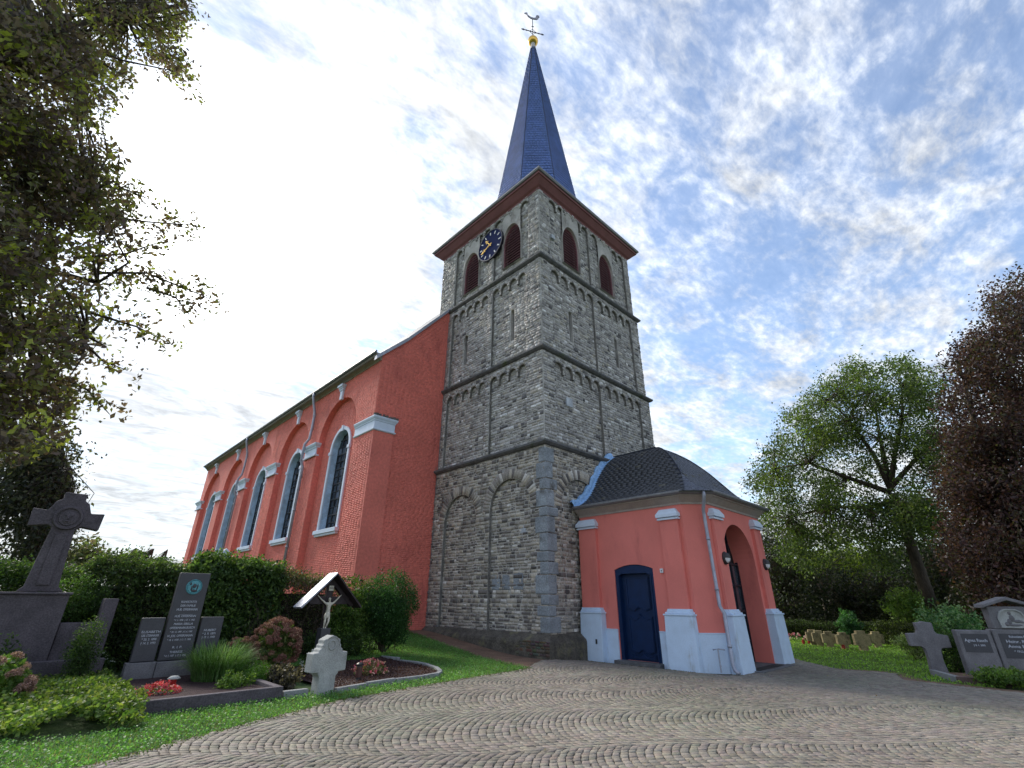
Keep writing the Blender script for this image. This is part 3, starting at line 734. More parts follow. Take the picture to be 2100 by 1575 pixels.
# ==================================================================== NAVE
NX, NY, NE = -3.6, 7.0, 37.0; ZE = 12.15
nave = MB(); nave.col = (1, 1, 1)
gfr = Frame((NX, NY), (1, 0), (0, -1))                      # gable wall, u = x - NX
sfr = Frame((NX, NY), (0, 1), (-1, 0))                      # side wall, u = y - NY
def rake(u): x = u; return ZE + .15 + 1.02 * x + .18 * max(0, x - 1.2) - .0
gus = breaks(0, 7.9, extra=[.2, 1.2, 2.4])
wall(nave, gfr, gus, .1, lambda u: rake(u) + .02, (), 0)
nave.quad((NX + 7.9, NY, .1), (12, NY, .1), (12, NY, 12), (NX + 7.9, NY, rake(7.9)))
WC = [10.7 + 5.75 * k - NY for k in range(5)]
wholes = [Hole(c - .92, c + .92, 4.55, 9.42, spring=8.5) for c in WC]
PIL = [(0, 1.75)] + [(13.6 + 5.75 * k - NY - .72, 13.6 + 5.75 * k - NY + .72) for k in range(5)]
ARC = [(w - 2.05, w + 2.05, w) for w in WC]
ARC[0] = (1.75, WC[0] + 2.18, (1.75 + WC[0] + 2.18) / 2)
for i in range(1, 5): ARC[i] = (PIL[i][1], PIL[i + 1][0] if i < 5 else 28, (PIL[i][1] + PIL[min(i + 1, 5)][0]) / 2)
ARC[0] = (PIL[0][1], PIL[1][0], (PIL[0][1] + PIL[1][0]) / 2)
def nlo(u):
    for a, b, c in ARC:
        if a < u < b: r = (b - a) / 2; return 9.0 + 1.02 * math.sqrt(max(0, r * r - (u - c) ** 2))
    return .1
nbr = [x for a, b, c in ARC for x in c + (b - a) / 2 * np.cos(np.linspace(math.pi, 0, 25))] + [x for p in PIL for x in p]
ND = -.30
wall(nave, sfr, breaks(0, NE - NY, wholes), .1, ZE, wholes, ND)
wall(nave, sfr, breaks(0, NE - NY, (), nbr), nlo, ZE, (), 0)
under(nave, sfr, breaks(0, NE - NY, (), nbr), nlo, ND - .002, 0)
nave.quad((NX, NE, .1), (12, NE, .1), (12, NE, ZE), (NX, NE, ZE)); nave.quad((12, NY, .1), (12, NE, .1), (12, NE, ZE), (12, NY, ZE))
nw = nave.obj('nave_wall', M_RED, church, fixn=False); nw['label'] = 'red painted brick nave with round arched wall panels'
def ndep(u, z):
    for h in wholes:
        if h.u0 - .25 < u < h.u1 + .25 and h.bot - .25 < z < h.top(min(max(u, h.u0 + .02), h.u1 - .02)) + .25: return None
    if nlo(u) > 1:
        return 0.0 if z > nlo(u) else ND
    return 0.0
rcol = lambda *a: tuple(np.array([1, 1, 1]) * random.uniform(.90, 1.08))
br_s = stones(sfr, .0, 13.2, .5, ZE - .15, ndep, (.076, .080), (.225, .245), gap=.013, proud=.013, jit=.005, cols=rcol)
br_g = stones(gfr, .0, 3.58, .5, 16.6, lambda u, z: None if z > rake(u) - .1 else 0.0, (.076, .080), (.225, .245), gap=.013, proud=.013, jit=.005, cols=rcol)
place_pieces(br_s + br_g, 'brick', M_RED, nw, 'bricks')
# corner pilaster on the gable
b = MB(); b.box(NX - .003, NX + 1.0, NY - .10, NY + .0, .3, 8.5); b.obj('corner_pilaster', M_RED, church)
# capitals
def capital(fr, u0, u1, z0, z1, ex, label=None, side=None):
    b = MB(); H = z1 - z0
    pr = [(0.06, z0), (.06 + .0, z0), (.10, z0 + .03), (.10, z0 + .09), (.04, z0 + .13), (.04, z0 + .13), (.04, z1 - .26), (.09, z1 - .22), (.09, z1 - .17), (.15, z1 - .12), (.19, z1 - .04), (.19, z1), (-.1, z1 + .03)]
    A = fr.p(u0, 0, -.12)[:2]; B = fr.p(u0, 0, ex)[:2]; C_ = fr.p(u1, 0, ex)[:2]; D_ = fr.p(u1, 0, -.12)[:2]
    s = 1 if (np.cross(np.append(C_ - B, 0), np.append(fr.N[:2], 0))[2] < 0) else -1
    sweep(b, [A, B, C_, D_], pr, sgn=s); b.add([fr.p(u0, z1 + .02, -.1), fr.p(u0, z1 + .02, ex), fr.p(u1, z1 + .02, ex), fr.p(u1, z1 + .02, -.1)], [(0, 1, 2, 3)])
    return b.obj('pilaster_capital', M_WHITE, church)
for a, b_ in PIL[1:]: capital(sfr, a + .08, b_ - .0, 8.45, 9.15, .02)
# corner capital wraps both walls
b = MB(); pr = [(0.0, 8.44), (.045, 8.45), (.07, 8.48), (.07, 8.52), (.02, 8.55), (.02, 8.88), (.05, 8.91), (.05, 8.95), (.09, 9.0), (.115, 9.06), (.115, 9.11), (-.05, 9.16)]
sweep(b, [(NX, NY + 1.72), (NX, NY - .1), (NX + 1.0, NY - .1), (NX + 1.0, NY + .1)], pr, sgn=1)
b.obj('pilaster_capital', M_WHITE, church)
b = MB(); 
for i in range(26):
    u = random.uniform(0, 1); x = NX - .12 + u * 1.2; w = random.uniform(.03, .09)
    b.box(x, x + w, NY - .20 + random.uniform(0, .04), NY - .1, 9.11 + random.uniform(0, .02), 9.19 + random.uniform(0, .05))
b.obj('capital_tiles', M_STONEDK if 'M_STONEDK' in globals() else globals().setdefault('M_STONEDK', material('dark_tiles', (.12, .11, .10), .9)), church)
# keystones above arches
for w, (a, b_, c) in zip(WC, ARC):
    zt = 9.0 + 1.02 * (b_ - a) / 2 - .08
    b = MB()
    for x0, x1, z0, z1, d in ((-.15, .15, zt, zt + .55, .10), (-.19, .19, zt + .50, zt + .60, .14), (-.23, .23, zt + .60, zt + .68, .18), (-.28, .28, zt + .68, zt + .80, .24)):
        t0 = x0 * .75 if d == .10 else x0; t1 = x1 * .75 if d == .10 else x1
        b.hexa([sfr.p(c + t0, z0, -.02), sfr.p(c + t1, z0, -.02), sfr.p(c + t1, z0, d), sfr.p(c + t0, z0, d), sfr.p(c + x0, z1, -.02), sfr.p(c + x1, z1, -.02), sfr.p(c + x1, z1, d), sfr.p(c + x0, z1, d)])
    b.obj('keystone', M_WHITE, church)
# windows
winmat = M_GLASS
for wi, h in enumerate(wholes):
    b = MB(); ol = h.outline(22); og = h.outline(22, grow=.17)
    band(b, sfr, ol, og, ND - .01, ND + .07)
    for sgn in (-1, 1):                # impost blocks
        uu = h.c + sgn * (h.r + .09); b.hexa([sfr.p(uu + a, z, d) for z in (8.28, 8.44) for a, d in ((-.13, ND), (.13, ND), (.13, ND + .11), (-.13, ND + .11))])
    b.hexa([sfr.p(h.c + a, z, d) for z in (9.36, 9.66) for a, d in ((-.09, ND), (.09, ND), (.09, ND + .1), (-.09, ND + .1))])
    win = b.obj('window', M_WHITE, church)
    b = MB(); reveal(b, sfr, ol, ND - .40, ND, close=True); b.obj('window_reveal', M_WREV if 'M_WREV' in globals() else globals().setdefault('M_WREV', material('window_reveal_paint', (.42, .56, .72), .6)), win, fixn=False)
    b = MB(); b.hexa([sfr.p(h.c + a, z, d) for z in (4.38, 4.56) for a, d in ((-1.18, ND - .05), (1.18, ND - .05), (1.18, ND + .20), (-1.18, ND + .20))]); b.hexa([sfr.p(h.c + a, z, d) for z in (4.28, 4.38) for a, d in ((-1.12, ND - .05), (1.12, ND - .05), (1.12, ND + .13), (-1.12, ND + .13))]); b.obj('sill', M_WHITE, win, bevel=.01)
    # panes: 3 columns x rows
    rows = 13; cols_ = 4; dzr = (9.42 - 4.55) / rows; dw = h.r * 2 / cols_
    dG = ND - .34
    b = MB()
    for c_ in range(cols_ + 1):
        u = h.u0 + c_ * dw; zt = h.top(min(max(u, h.u0 + .03), h.u1 - .03)); w = .035 if c_ in (0, 2, 4) else .014
        b.hexa([sfr.p(u + a, z, d) for z in (4.55, zt) for a, d in ((-w, dG), (w, dG), (w, dG + .06), (-w, dG + .06))])
    for r_ in range(rows + 1):
        z = 4.55 + r_ * dzr; w = .032 if r_ % 2 == 0 else .012
        g_ = [u for u in np.linspace(h.u0, h.u1, 81) if h.top(u) > z]
        if len(g_) < 4: continue
        b.hexa([sfr.p(u, z + s, d) for s in (-w, w) for u, d in ((g_[0], dG), (g_[-1], dG), (g_[-1], dG + .065), (g_[0], dG + .065))])
    b.obj('glazing_bars', M_LEAD, win)
    for r_ in range(rows):
        for c_ in range(cols_):
            a = h.u0 + c_ * dw; z = 4.55 + r_ * dzr
            us = np.linspace(a, a + dw, 5); p = MB(); tilt = [random.uniform(-.012, .012) for _ in range(3)]
            kk = random.uniform(.5, 1.9) if random.random() > .12 else 3.2; p.col = (kk, kk, kk * 1.05); okp = False  # lighter base colour on some panes stands in for sky reflections
            for q0, q1 in zip(us[:-1], us[1:]):
                t0, t1 = min(z + dzr, h.top(q0)), min(z + dzr, h.top(q1))
                if max(t0, t1) <= z + .02: continue
                okp = True; t0 = max(t0, z); t1 = max(t1, z)
                D = lambda u, zz__: dG + .02 + tilt[0] * (u - a) / dw + tilt[1] * (zz__ - z) / dzr
                p.quad(sfr.p(q0, z, D(q0, z)), sfr.p(q1, z, D(q1, z)), sfr.p(q1, t1, D(q1, t1)), sfr.p(q0, t0, D(q0, t0)))
            if okp:
                if wi < 3: p.obj('pane', M_GLASS, win, fixn=False)
                else:
                    p.obj('pane', M_GLASS, win, fixn=False)
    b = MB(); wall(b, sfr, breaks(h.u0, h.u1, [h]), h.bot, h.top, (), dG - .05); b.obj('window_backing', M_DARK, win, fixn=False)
# eave
b = MB(); sweep(b, [(NX, NE + .2), (NX, NY + .02)], [(-.05, ZE - .20), (.05, ZE - .20), (.08, ZE - .12), (.20, ZE - .02), (.28, ZE + .03), (.30, ZE + .12), (-.05, ZE + .14)])
b.obj('eave_board', M_SOFFIT, church)
b = MB(); sweep(b, [(NX, NE + .25), (NX, NY - .02)], [(.305, ZE + .07), (.38, ZE + .08), (.42, ZE + .13), (.41, ZE + .20), (.31, ZE + .21)])
b.obj('gutter', M_ZINC, church)
b = MB()
def roofpt(x): return rake(max(x - NX, -.6)) + .06
xs = [NX - .34, NX + .2, NX + 1.2, NX + 2.4, 4.2]
for a, c in zip(xs[:-1], xs[1:]):
    b.quad((a, NY - .06, roofpt(a)), (c, NY - .06, roofpt(c)), (c, NE + .3, roofpt(c)), (a, NE + .3, roofpt(a)))
    m1, m2 = 8.4 - a, 8.4 - c
    b.quad((m1, NY - .06, roofpt(a)), (m2, NY - .06, roofpt(c)), (m2, NE + .3, roofpt(c)), (m1, NE + .3, roofpt(a)))
nroof = b.obj('nave_roof', material('nave_slate', (.06, .065, .08), .5, n2=(20, .3)), church)
b = MB(); 
for a, c in zip(xs[:-1], xs[1:]):
    if a > 1: continue
    c = min(c, 1.5)
    b.hexa([(a, NY - .12, roofpt(a) - .16), (c, NY - .12, roofpt(c) - .16), (c, NY + .1, roofpt(c) - .16), (a, NY + .1, roofpt(a) - .16), (a, NY - .12, roofpt(a) + .05), (c, NY - .12, roofpt(c) + .05), (c, NY + .1, roofpt(c) + .05), (a, NY + .1, roofpt(a) + .05)])
b.obj('verge_flashing', M_TIN, church)
for y in (12.6, 21.5):                 # small roof dormers
    b = MB(); x0 = NX + .1; z0 = roofpt(x0) - .02
    b.add([(x0, y - .35, z0), (x0, y + .35, z0), (x0, y, z0 + .55), (x0 + 1.0, y, z0 + .55 + .5)], [(0, 1, 2), (0, 2, 3), (1, 3, 2)]); b.obj('dormer', M_VERDI, church)
def pipe(name, pts, r, mat=M_ZINCB, bands=()):
    b = MB(); b.tube(pts, r, 10)
    for z in bands:
        for p, q in zip(pts[:-1], pts[1:]):
            if min(p[2], q[2]) <= z <= max(p[2], q[2]):
                t = (z - p[2]) / (q[2] - p[2] + 1e-9); c = [p[i] + (q[i] - p[i]) * t for i in range(3)]
                b.tube([(c[0], c[1], z - .035), (c[0], c[1], z + .035)], r * 1.22, 10)
    return b.obj(name, mat, church, smooth=True)
for y in (13.9, 25.4):
    pipe('downpipe', [(NX - .37, y, ZE + .1), (NX - .37, y, ZE - .15), (NX - .30, y + .03, ZE - .4), (NX - .13, y + .05, ZE - .95), (NX - .10, y + .05, ZE - 1.2), (NX - .10, y + .05, 10.2), (NX - .12, y + .08, 9.6), (NX - .26, y + .22, 9.3), (NX - .26, y + .30, 8.4), (NX - .10, y + .32, 8.1), (NX - .10, y + .32, .5)], .07, bands=(11.0, 7.6, 5.8, 4.0, 2.2))

# ==================================================================== PORCH
PZ0, PZW = -.42, 4.62
plan = [(1.87, -.02), (1.87, -4.2), (2.47, -4.8), (6.73, -4.8), (7.33, -4.2), (7.33, -.02)]
pw = MB()
ffr = Frame((1.87, 0), (0, -1), (-1, 0)); wfr = Frame((0, -4.8), (1, 0), (0, -1))
doorh = Hole(1.42, 2.92, -.12, 2.74, seg=.15); doorh.spring = 2.4
archh = Hole(3.2, 5.62, -.3, 4.05, spring=2.86)
wall(pw, ffr, breaks(.02, 4.2, [doorh]), PZ0, PZW, [doorh], 0)
wall(pw, wfr, breaks(2.47, 6.73, [archh]), PZ0, PZW, [archh], 0)
reveal(pw, ffr, doorh.outline(), -.3, 0); reveal(pw, wfr, archh.outline(24), -.74, 0)
pw.quad((1.87, -4.2, PZ0), (2.47, -4.8, PZ0), (2.47, -4.8, PZW), (1.87, -4.2, PZW))
pw.quad((6.73, -4.8, PZ0), (7.33, -4.2, PZ0), (7.33, -4.2, PZW), (6.73, -4.8, PZW)); pw.quad((7.33, -4.2, PZ0), (7.33, -.02, PZ0), (7.33, -.02, PZW), (7.33, -4.2, PZW))
porch = pw.obj('porch_wall', M_REDP, church, fixn=False); porch['label'] = 'smooth red rendered porch walls'
def fbox(b, fr, u0, u1, z0, z1, d1, d0=-.02, tw=0.0, td=0.0):
    """box on wall; tw/td: extra at the bottom (battered)"""
    b.hexa([fr.p(u0 - tw, z0, d0), fr.p(u1 + tw, z0, d0), fr.p(u1 + tw, z0, d1 + td), fr.p(u0 - tw, z0, d1 + td), fr.p(u0, z1, d0), fr.p(u1, z1, d0), fr.p(u1, z1, d1), fr.p(u0, z1, d1)])
def pilaster(fr, u0, u1, wl=.18, cutleft=False):
    b = MB(); fbox(b, fr, u0, u1, 1.3, 4.06, .11); b.obj('pilaster', M_REDP, church, bevel=.006)
    b = MB()                            # pedestal
    a0, a1 = u0 - (.0 if cutleft else .13), u1 + .13
    fbox(b, fr, a0, a1, PZ0, 1.22, .26, tw=0.0 if cutleft else .04, td=.05)
    fbox(b, fr, a0 - .03 * (not cutleft), a1 + .03, 1.215, 1.262, .29)
    fbox(b, fr, a0 + .02 * (not cutleft), a1 - .02, 1.26, 1.315, .235); fbox(b, fr, a0 + .06 * (not cutleft), a1 - .06, 1.31, 1.36, .19); fbox(b, fr, a0 + .07 * (not cutleft), a1 - .07, 1.355, 1.40, .165)
    b.obj('pedestal', M_PED, church, bevel=.015)
    b = MB(); fbox(b, fr, u0 - .05, u1 + .05, 4.04, 4.09, .17); fbox(b, fr, u0 - .02, u1 + .02, 4.085, 4.13, .12)
    b.hexa([fr.p(u0 - .07, 4.125, -.02), fr.p(u1 + .07, 4.125, -.02), fr.p(u1 + .07, 4.125, .21), fr.p(u0 - .07, 4.125, .21), fr.p(u0 - .07, 4.22, -.02), fr.p(u1 + .07, 4.22, -.02), fr.p(u1 + .07, 4.22, .21), fr.p(u0 - .07, 4.22, .21)])
    b.hexa([fr.p(u0 - .07, 4.219, -.02), fr.p(u1 + .07, 4.219, -.02), fr.p(u1 + .07, 4.219, .21), fr.p(u0 - .07, 4.219, .21), fr.p(u0 + .04, 4.38, -.02), fr.p(u1 - .04, 4.38, -.02), fr.p(u1 - .04, 4.38, .12), fr.p(u0 + .04, 4.38, .12)])
    b.obj('pilaster_capital', M_WHITE, church)
pilaster(ffr, .03, .80, cutleft=True); pilaster(ffr, 3.42, 4.06); pilaster(wfr, 2.52, 3.12); pilaster(wfr, 5.82, 6.46)
b = MB()                               # low wall plinth, white-blue
fbox(b, ffr, .9, 1.40, PZ0, .74, .045); fbox(b, ffr, .9, 1.40, .74, .765, .06); b.obj('wall_plinth', M_PED, church)
b = MB()
for a0, a1 in ((2.94, 4.19),): fbox(b, ffr, a0, a1, PZ0, .74, .045); fbox(b, ffr, a0, a1, .74, .765, .06)
sweep(b, [(1.87, -4.17), (2.47, -4.77), (2.6, -4.8)], [(.045, PZ0), (.045, .74), (.06, .745), (.06, .77), (-.02, .775)])
b.obj('wall_plinth', M_PED, church)
# porch cornice + gutter
ep = plan
b = MB(); sweep(b, ep, [(-.02, 4.50), (.03, 4.50), (.05, 4.56), (.10, 4.60), (.24, 4.72), (.28, 4.73), (.28, 4.80), (-.02, 4.82)]); b.obj('porch_cornice', M_SOFFIT, church)
b = MB(); sweep(b, ep, [(.285, 4.77), (.36, 4.775), (.41, 4.82), (.42, 4.87), (.40, 4.885), (.30, 4.88)]); b.obj('gutter', M_ZINC, church)
# porch roof
PROF = [(0, 4.83), (.25, 4.93), (.55, 5.08), (.8, 5.27), (1.05, 5.50), (1.25, 5.74), (1.45, 6.02), (1.65, 6.30), (1.9, 6.60), (2.2, 6.90), (2.5, 7.13), (2.8, 7.31), (3.1, 7.42)]
def pz(d): return float(np.interp(d, [p[0] for p in PROF], [p[1] for p in PROF]))
EX0, EX1, EY = 1.48, 7.72, -5.19
def ring(d, lift=0.0):
    c = .62 * max(0, 1 - d / 1.25) ** 1.2; z = pz(d) + lift
    return [(EX0 + d, 0, z), (EX0 + d, EY + d + c, z), (EX0 + d + c, EY + d, z), (EX1 - d - c, EY + d, z), (EX1 - d, EY + d + c, z), (EX1 - d, 0, z)]
b = MB(); ds = [p[0] for p in PROF]
for a, c in zip(ds[:-1], ds[1:]):
    A, B = ring(a), ring(min(c, 3.1))
    for i in range(5):
        b.quad(A[i], A[i + 1], B[i + 1], B[i])
proof = b.obj('porch_roof', M_CORE, church, fixn=False)
cum = [0]
for (a, za), (c, zc_) in zip(PROF[:-1], PROF[1:]): cum.append(cum[-1] + math.hypot(c - a, zc_ - za))
def d_at(s): return float(np.interp(s, cum, ds))
sl = []; s = 0; row = 0; rh = .13
while s < cum[-1] - .05:
    d0, d1 = d_at(s), d_at(min(s + rh * 1.25, cum[-1]))
    A, B = [np.array(p) for p in ring(d0)], [np.array(p) for p in ring(d1)]
    for i in range(5):
        wA = np.linalg.norm(A[i + 1] - A[i]); wB = np.linalg.norm(B[i + 1] - B[i])
        if wA < .03: continue
        tA = unit(A[i + 1] - A[i]); upv = unit((B[i] + B[i + 1]) / 2 - (A[i] + A[i + 1]) / 2); nn = np.cross(tA, upv); nn = nn if nn[2] > 0 or abs(nn[2]) < 1e-6 else -nn
        if np.dot(nn, [0, 0, 1]) < 0: nn = -nn
        m_ = max(1, int(round(wA / .26))); o_ = (row % 2) * .5
        for j in range(-1, m_ + 1):
            f0, f1 = max(0, (j + o_) / m_), min(1, (j + 1 + o_) / m_)
            if f1 - f0 < .04: continue
            curl = .05 if i == 0 else .0
            lift0 = .030 + random.uniform(-.001, .002)
            q = [A[i] + (A[i + 1] - A[i]) * f0 + nn * lift0, A[i] + (A[i + 1] - A[i]) * f1 + nn * lift0 , B[i] + (B[i + 1] - B[i]) * f1 + nn * .008, B[i] + (B[i + 1] - B[i]) * f0 + nn * .008]
            V = q + [p - nn * .025 for p in q]
            kk = random.uniform(.94, 1.06); cc_ = (.045 * kk, .046 * kk, .054 * kk) if i == 0 else (.10 * kk, .11 * kk, .15 * kk)  # sky reflection painted in: south facet dark, the rest lighter and bluer
            if random.random() < .03: cc_ = (.09, .085, .07)
            sl.append((V, cc_))
    s += rh; row += 1
place_pieces(sl, 'slate', M_SLATE, proof, 'porch_slates', faces=FS)
b = MB(); b.tube([(4.6, .0, 7.46), (4.6, EY + 3.1, 7.46)], .045, 6)
hp = [np.array(ring(d)[1]) * .5 + np.array(ring(d)[2]) * .5 for d in np.linspace(1.2, 3.08, 14)]; b.tube([p + np.array([0, 0, .03]) for p in hp], .022, 5)
hp = [np.array(ring(d)[4]) * .5 + np.array(ring(d)[3]) * .5 for d in np.linspace(0.0, 3.08, 18)]; b.tube([p + np.array([0, 0, .03]) for p in hp], .03, 5)
b.obj('ridge_slates', M_CORE, proof)
# blue lead flashing against the tower, crumpled
b = MB(); N_ = 46; prev = None
for i in range(N_ + 1):
    sdist = cum[-1] * .96 * i / N_; d = d_at(sdist); x, z = EX0 + d, pz(d); d2 = d_at(sdist + .02); t = unit([d2 - d, pz(d2) - z]) if i < N_ else t; nrm = np.array([-t[1], t[0]])
    wv = .02 * math.sin(i * 1.7) + random.uniform(-.012, .012); w = .24 + .03 * math.sin(i * .9) + random.uniform(-.01, .015); dd = -.05 - .02 * random.random()
    r = [(x + nrm[0] * -.02, dd - .16, z + nrm[1] * -.02 + .045), (x + nrm[0] * .03, dd - .03, z + nrm[1] * .03 + .02), (x + nrm[0] * (w * .6 + wv), dd - .02 + random.uniform(-.015, .015), z + nrm[1] * (w * .6 + wv)), (x + nrm[0] * w, dd + .01, z + nrm[1] * w), (x + nrm[0] * w, .05, z + nrm[1] * w)]
    if prev:
        for j in range(4): b.quad(prev[j], r[j], r[j + 1], prev[j + 1])
    prev = r
b.obj('lead_flashing', M_FLASH, church, fixn=False)
# blue door
dz0, dz1 = -.12, 2.6
b = MB(); ol = doorh.outline(18); inn = [(u + (.13 if u < doorh.c - .3 else (-.13 if u > doorh.c + .3 else 0)), z - .15 if z > 0 else z) for u, z in ol]
inn = [(min(max(u, doorh.u0 + .14), doorh.u1 - .14), (min(z, 2.46) - (.0 if abs(u - doorh.c) < .5 else .05)) if z > 0 else z) for u, z in ol]
inn[0] = (doorh.u0 + .14, dz0); inn[-1] = (doorh.u1 - .14, dz0)
band(b, ffr, inn, ol, -.28, -.04); band(b, ffr, [(u * .995 + doorh.c * .005, z) for u, z in inn], [(u + (.03 if u > doorh.c else -.03), z + .03 * (z > 0)) for u, z in inn], -.05, -.015)
door = b.obj('door', M_DOOR, church); door['label'] = 'carved dark blue door with curved top'
b = MB(); wall(b, ffr, breaks(doorh.u0 + .1, doorh.u1 - .1, ()), dz0, 2.5, (), -.2); b.obj('door_leaf', M_DOOR, door, fixn=False)
def panel(u0, u1, z0, z1, scal_top, scal_bot, name='door_panel'):
    b = MB(); n = 24; top, bot = [], []
    for i in range(n + 1):
        t = i / n; u = u0 + (u1 - u0) * t; wv = .035 * math.cos(4 * math.pi * (t - .5)) + .03 * math.exp(-((t - .5) / .1) ** 2)
        top.append((u, z1 + (wv if scal_top else 0))); bot.append((u, z0 + (wv if scal_bot else 0)))
    for i in range(n):
        b.quad(ffr.p(*bot[i], -.165), ffr.p(*bot[i + 1], -.165), ffr.p(*top[i + 1], -.165), ffr.p(*top[i], -.165))
    ring_ = bot + top[::-1]; reveal(b, ffr, ring_, -.2, -.165)
    ins = [(doorh.c + (u - doorh.c) * .86, (z0 + z1) / 2 + (z - (z0 + z1) / 2) * .9) for u, z in ring_]; out_ = [(doorh.c + (u - doorh.c) * .94, (z0 + z1) / 2 + (z - (z0 + z1) / 2) * .96) for u, z in ring_]
    band(b, ffr, ins, out_, -.166, -.145, close=True)
    b.obj(name, M_DOOR, door)
panel(1.72, 2.62, 1.35, 2.35, False, True); panel(1.72, 2.62, .12, 1.12, True, True); panel(1.72, 2.62, -.06, .04, True, False)
b = MB(); b.lathe(0, 0, [(.0, 0.05), (.03, .045), (.035, .02), (.02, 0)], 10, tr=lambda p: ffr.p(2.17 + p[0], 1.23 + p[1], -.165 + p[2])); b.obj('door_boss', M_DOOR, door)
b = MB(); b.box(1.55, 1.95, -2.98, -1.36, -.3, -.115); b.obj('doorstep', M_SILL, church, bevel=.01)
# arch opening: inner door wall with glass
b = MB(); 
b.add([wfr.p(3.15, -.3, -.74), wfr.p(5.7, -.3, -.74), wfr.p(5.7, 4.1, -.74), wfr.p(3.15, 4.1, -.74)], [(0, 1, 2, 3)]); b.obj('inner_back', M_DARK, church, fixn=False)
b = MB()
for u in (3.2, 3.85, 4.41, 5.0, 5.57): fbox(b, wfr, u, u + .06, -.28, 3.9 if 3.5 < u < 5.3 else 2.9, -.60, -.69)
for z in (-.28, .4, 1.3, 2.1, 2.8): fbox(b, wfr, 3.2, 5.62, z, z + .06, -.61, -.69)
gd = b.obj('glazed_door', M_IRON, church)
for i, u in enumerate((3.26, 3.91, 4.47, 5.06)):
    for z, z2 in ((-.2, .4), (.46, 1.3), (1.36, 2.1), (2.16, 2.8)):
        p = MB(); kk = random.uniform(1, 2.5); p.col = (kk, kk * 1.05, kk); t = random.uniform(-.02, .02); p.quad(wfr.p(u, z, -.65), wfr.p(u + .52, z, -.65 + t), wfr.p(u + .52, z2, -.65 + t), wfr.p(u, z2, -.65)); p.obj('pane', M_GLASS, gd, fixn=False)
b = MB(); b.box(3.15, 5.85, -5.35, -3.7, -.32, -.215); b.obj('threshold_slab', M_SILL, church, bevel=.01)
b = MB(); b.box(3.3, 5.3, -5.2, -4.9, -.214, -.200); o = b.obj('door_mat', material('rubber_mat', (.03, .03, .03), .9)); tag(o, 'black door mat lying in front of the arched porch entrance', 'door mat')
# downpipe on porch
px_, py_ = 2.36, -4.98
pipe('downpipe', [(1.98, -4.98, 4.83), (1.98, -4.98, 4.72), (2.02, -4.93, 4.55), (2.2, -4.78, 4.3), (2.22, -4.77, 4.1), (2.22, -4.80, 1.5), (2.18, -4.92, 1.3), (2.18, -4.92, .0), (2.15, -4.98, -.14), (2.08, -5.1, -.2)], .052, bands=(3.4, 1.95, .45))
b = MB(); b.tube([(2.0, -4.5, .35), (1.96, -4.66, .38), (1.96, -4.66, -.2)], .022, 6); b.tube([(1.96, -4.66, .38), (2.1, -4.8, .36)], .018, 6); b.tube([(1.96, -4.66, .0), (1.88, -4.7, .02), (1.88, -4.72, -.05)], .02, 6)
o = b.obj('water_tap', M_ZINCB); tag(o, 'grey standpipe water tap beside the porch downpipe', 'tap')
# bell push / sensor box by the door, small vent in pedestal
b = MB(); fbox(b, ffr, 3.20, 3.31, 2.44, 2.57, .05); o = b.obj('switch_box', M_LAMPG, bevel=.008); tag(o, 'small pale switch box on red wall beside blue door', 'switch box')
b = MB(); b.lathe(0, 0, [(.0, .006), (.02, .005), (.02, 0)], 10, tr=lambda p: ffr.p(3.255 + p[0], 2.505 + p[1], .05 + p[2])); b.obj('button', M_LAMPB, o)
b = MB(); fbox(b, ffr, .66, .72, .3, .44, .305); b.obj('vent', M_LAMPB, church)
def wall_lamp(u, z, label):
    c = Vector(wfr.p(u, z, .11)); t = thing('wall_lamp', label, 'lamp', c, 'oval bulkhead lamps on the porch front'); t.scale = (1.3, 1.3, 1.3)
    b = MB(); b.lathe(0, 0, [(.13, 0), (.135, .03), (.12, .06), (.1, .075)], 20, tr=lambda p: (p[0] * .9, -p[2], p[1] * 1.12)); b.lathe(0, 0, [(.001, .0), (.13, .0)], 20, tr=lambda p: (p[0] * .9, -p[2], p[1] * 1.12)); b.obj('lamp_body', M_LAMPB, t, smooth=True)
    b = MB(); n = 16
    for tt in range(6):                # domed glass, lower half pale, upper half dark hood
        t0, t1 = math.pi / 2 * tt / 6, math.pi / 2 * (tt + 1) / 6
        for k in range(n):
            a0, a1 = math.pi + math.pi * k / n, math.pi + math.pi * (k + 1) / n
            q = [(.105 * math.cos(a) * math.cos(tq), -.05 - .085 * math.sin(tq), .118 * math.sin(a) * math.cos(tq)) for a, tq in ((a0, t0), (a1, t0), (a1, t1), (a0, t1))]; b.quad(*q)
    b.obj('diffuser', M_LAMPG, t, smooth=True)
    b = MB()
    for tt in range(6):
        t0, t1 = math.pi / 2 * tt / 6, math.pi / 2 * (tt + 1) / 6
        for k in range(n):
            a0, a1 = math.pi * k / n, math.pi * (k + 1) / n
            q = [(.118 * math.cos(a) * math.cos(tq), -.05 - .10 * math.sin(tq), .132 * math.sin(a) * math.cos(tq)) for a, tq in ((a0, t0), (a1, t0), (a1, t1), (a0, t1))]; b.quad(*q)
    b.obj('lamp_hood', M_LAMPB, t, smooth=True)
wall_lamp(2.86, 2.86, 'black hooded oval lamp on the pilaster beside the porch downpipe')
wall_lamp(6.20, 2.84, 'black hooded oval lamp on the far pilaster beyond the porch arch')
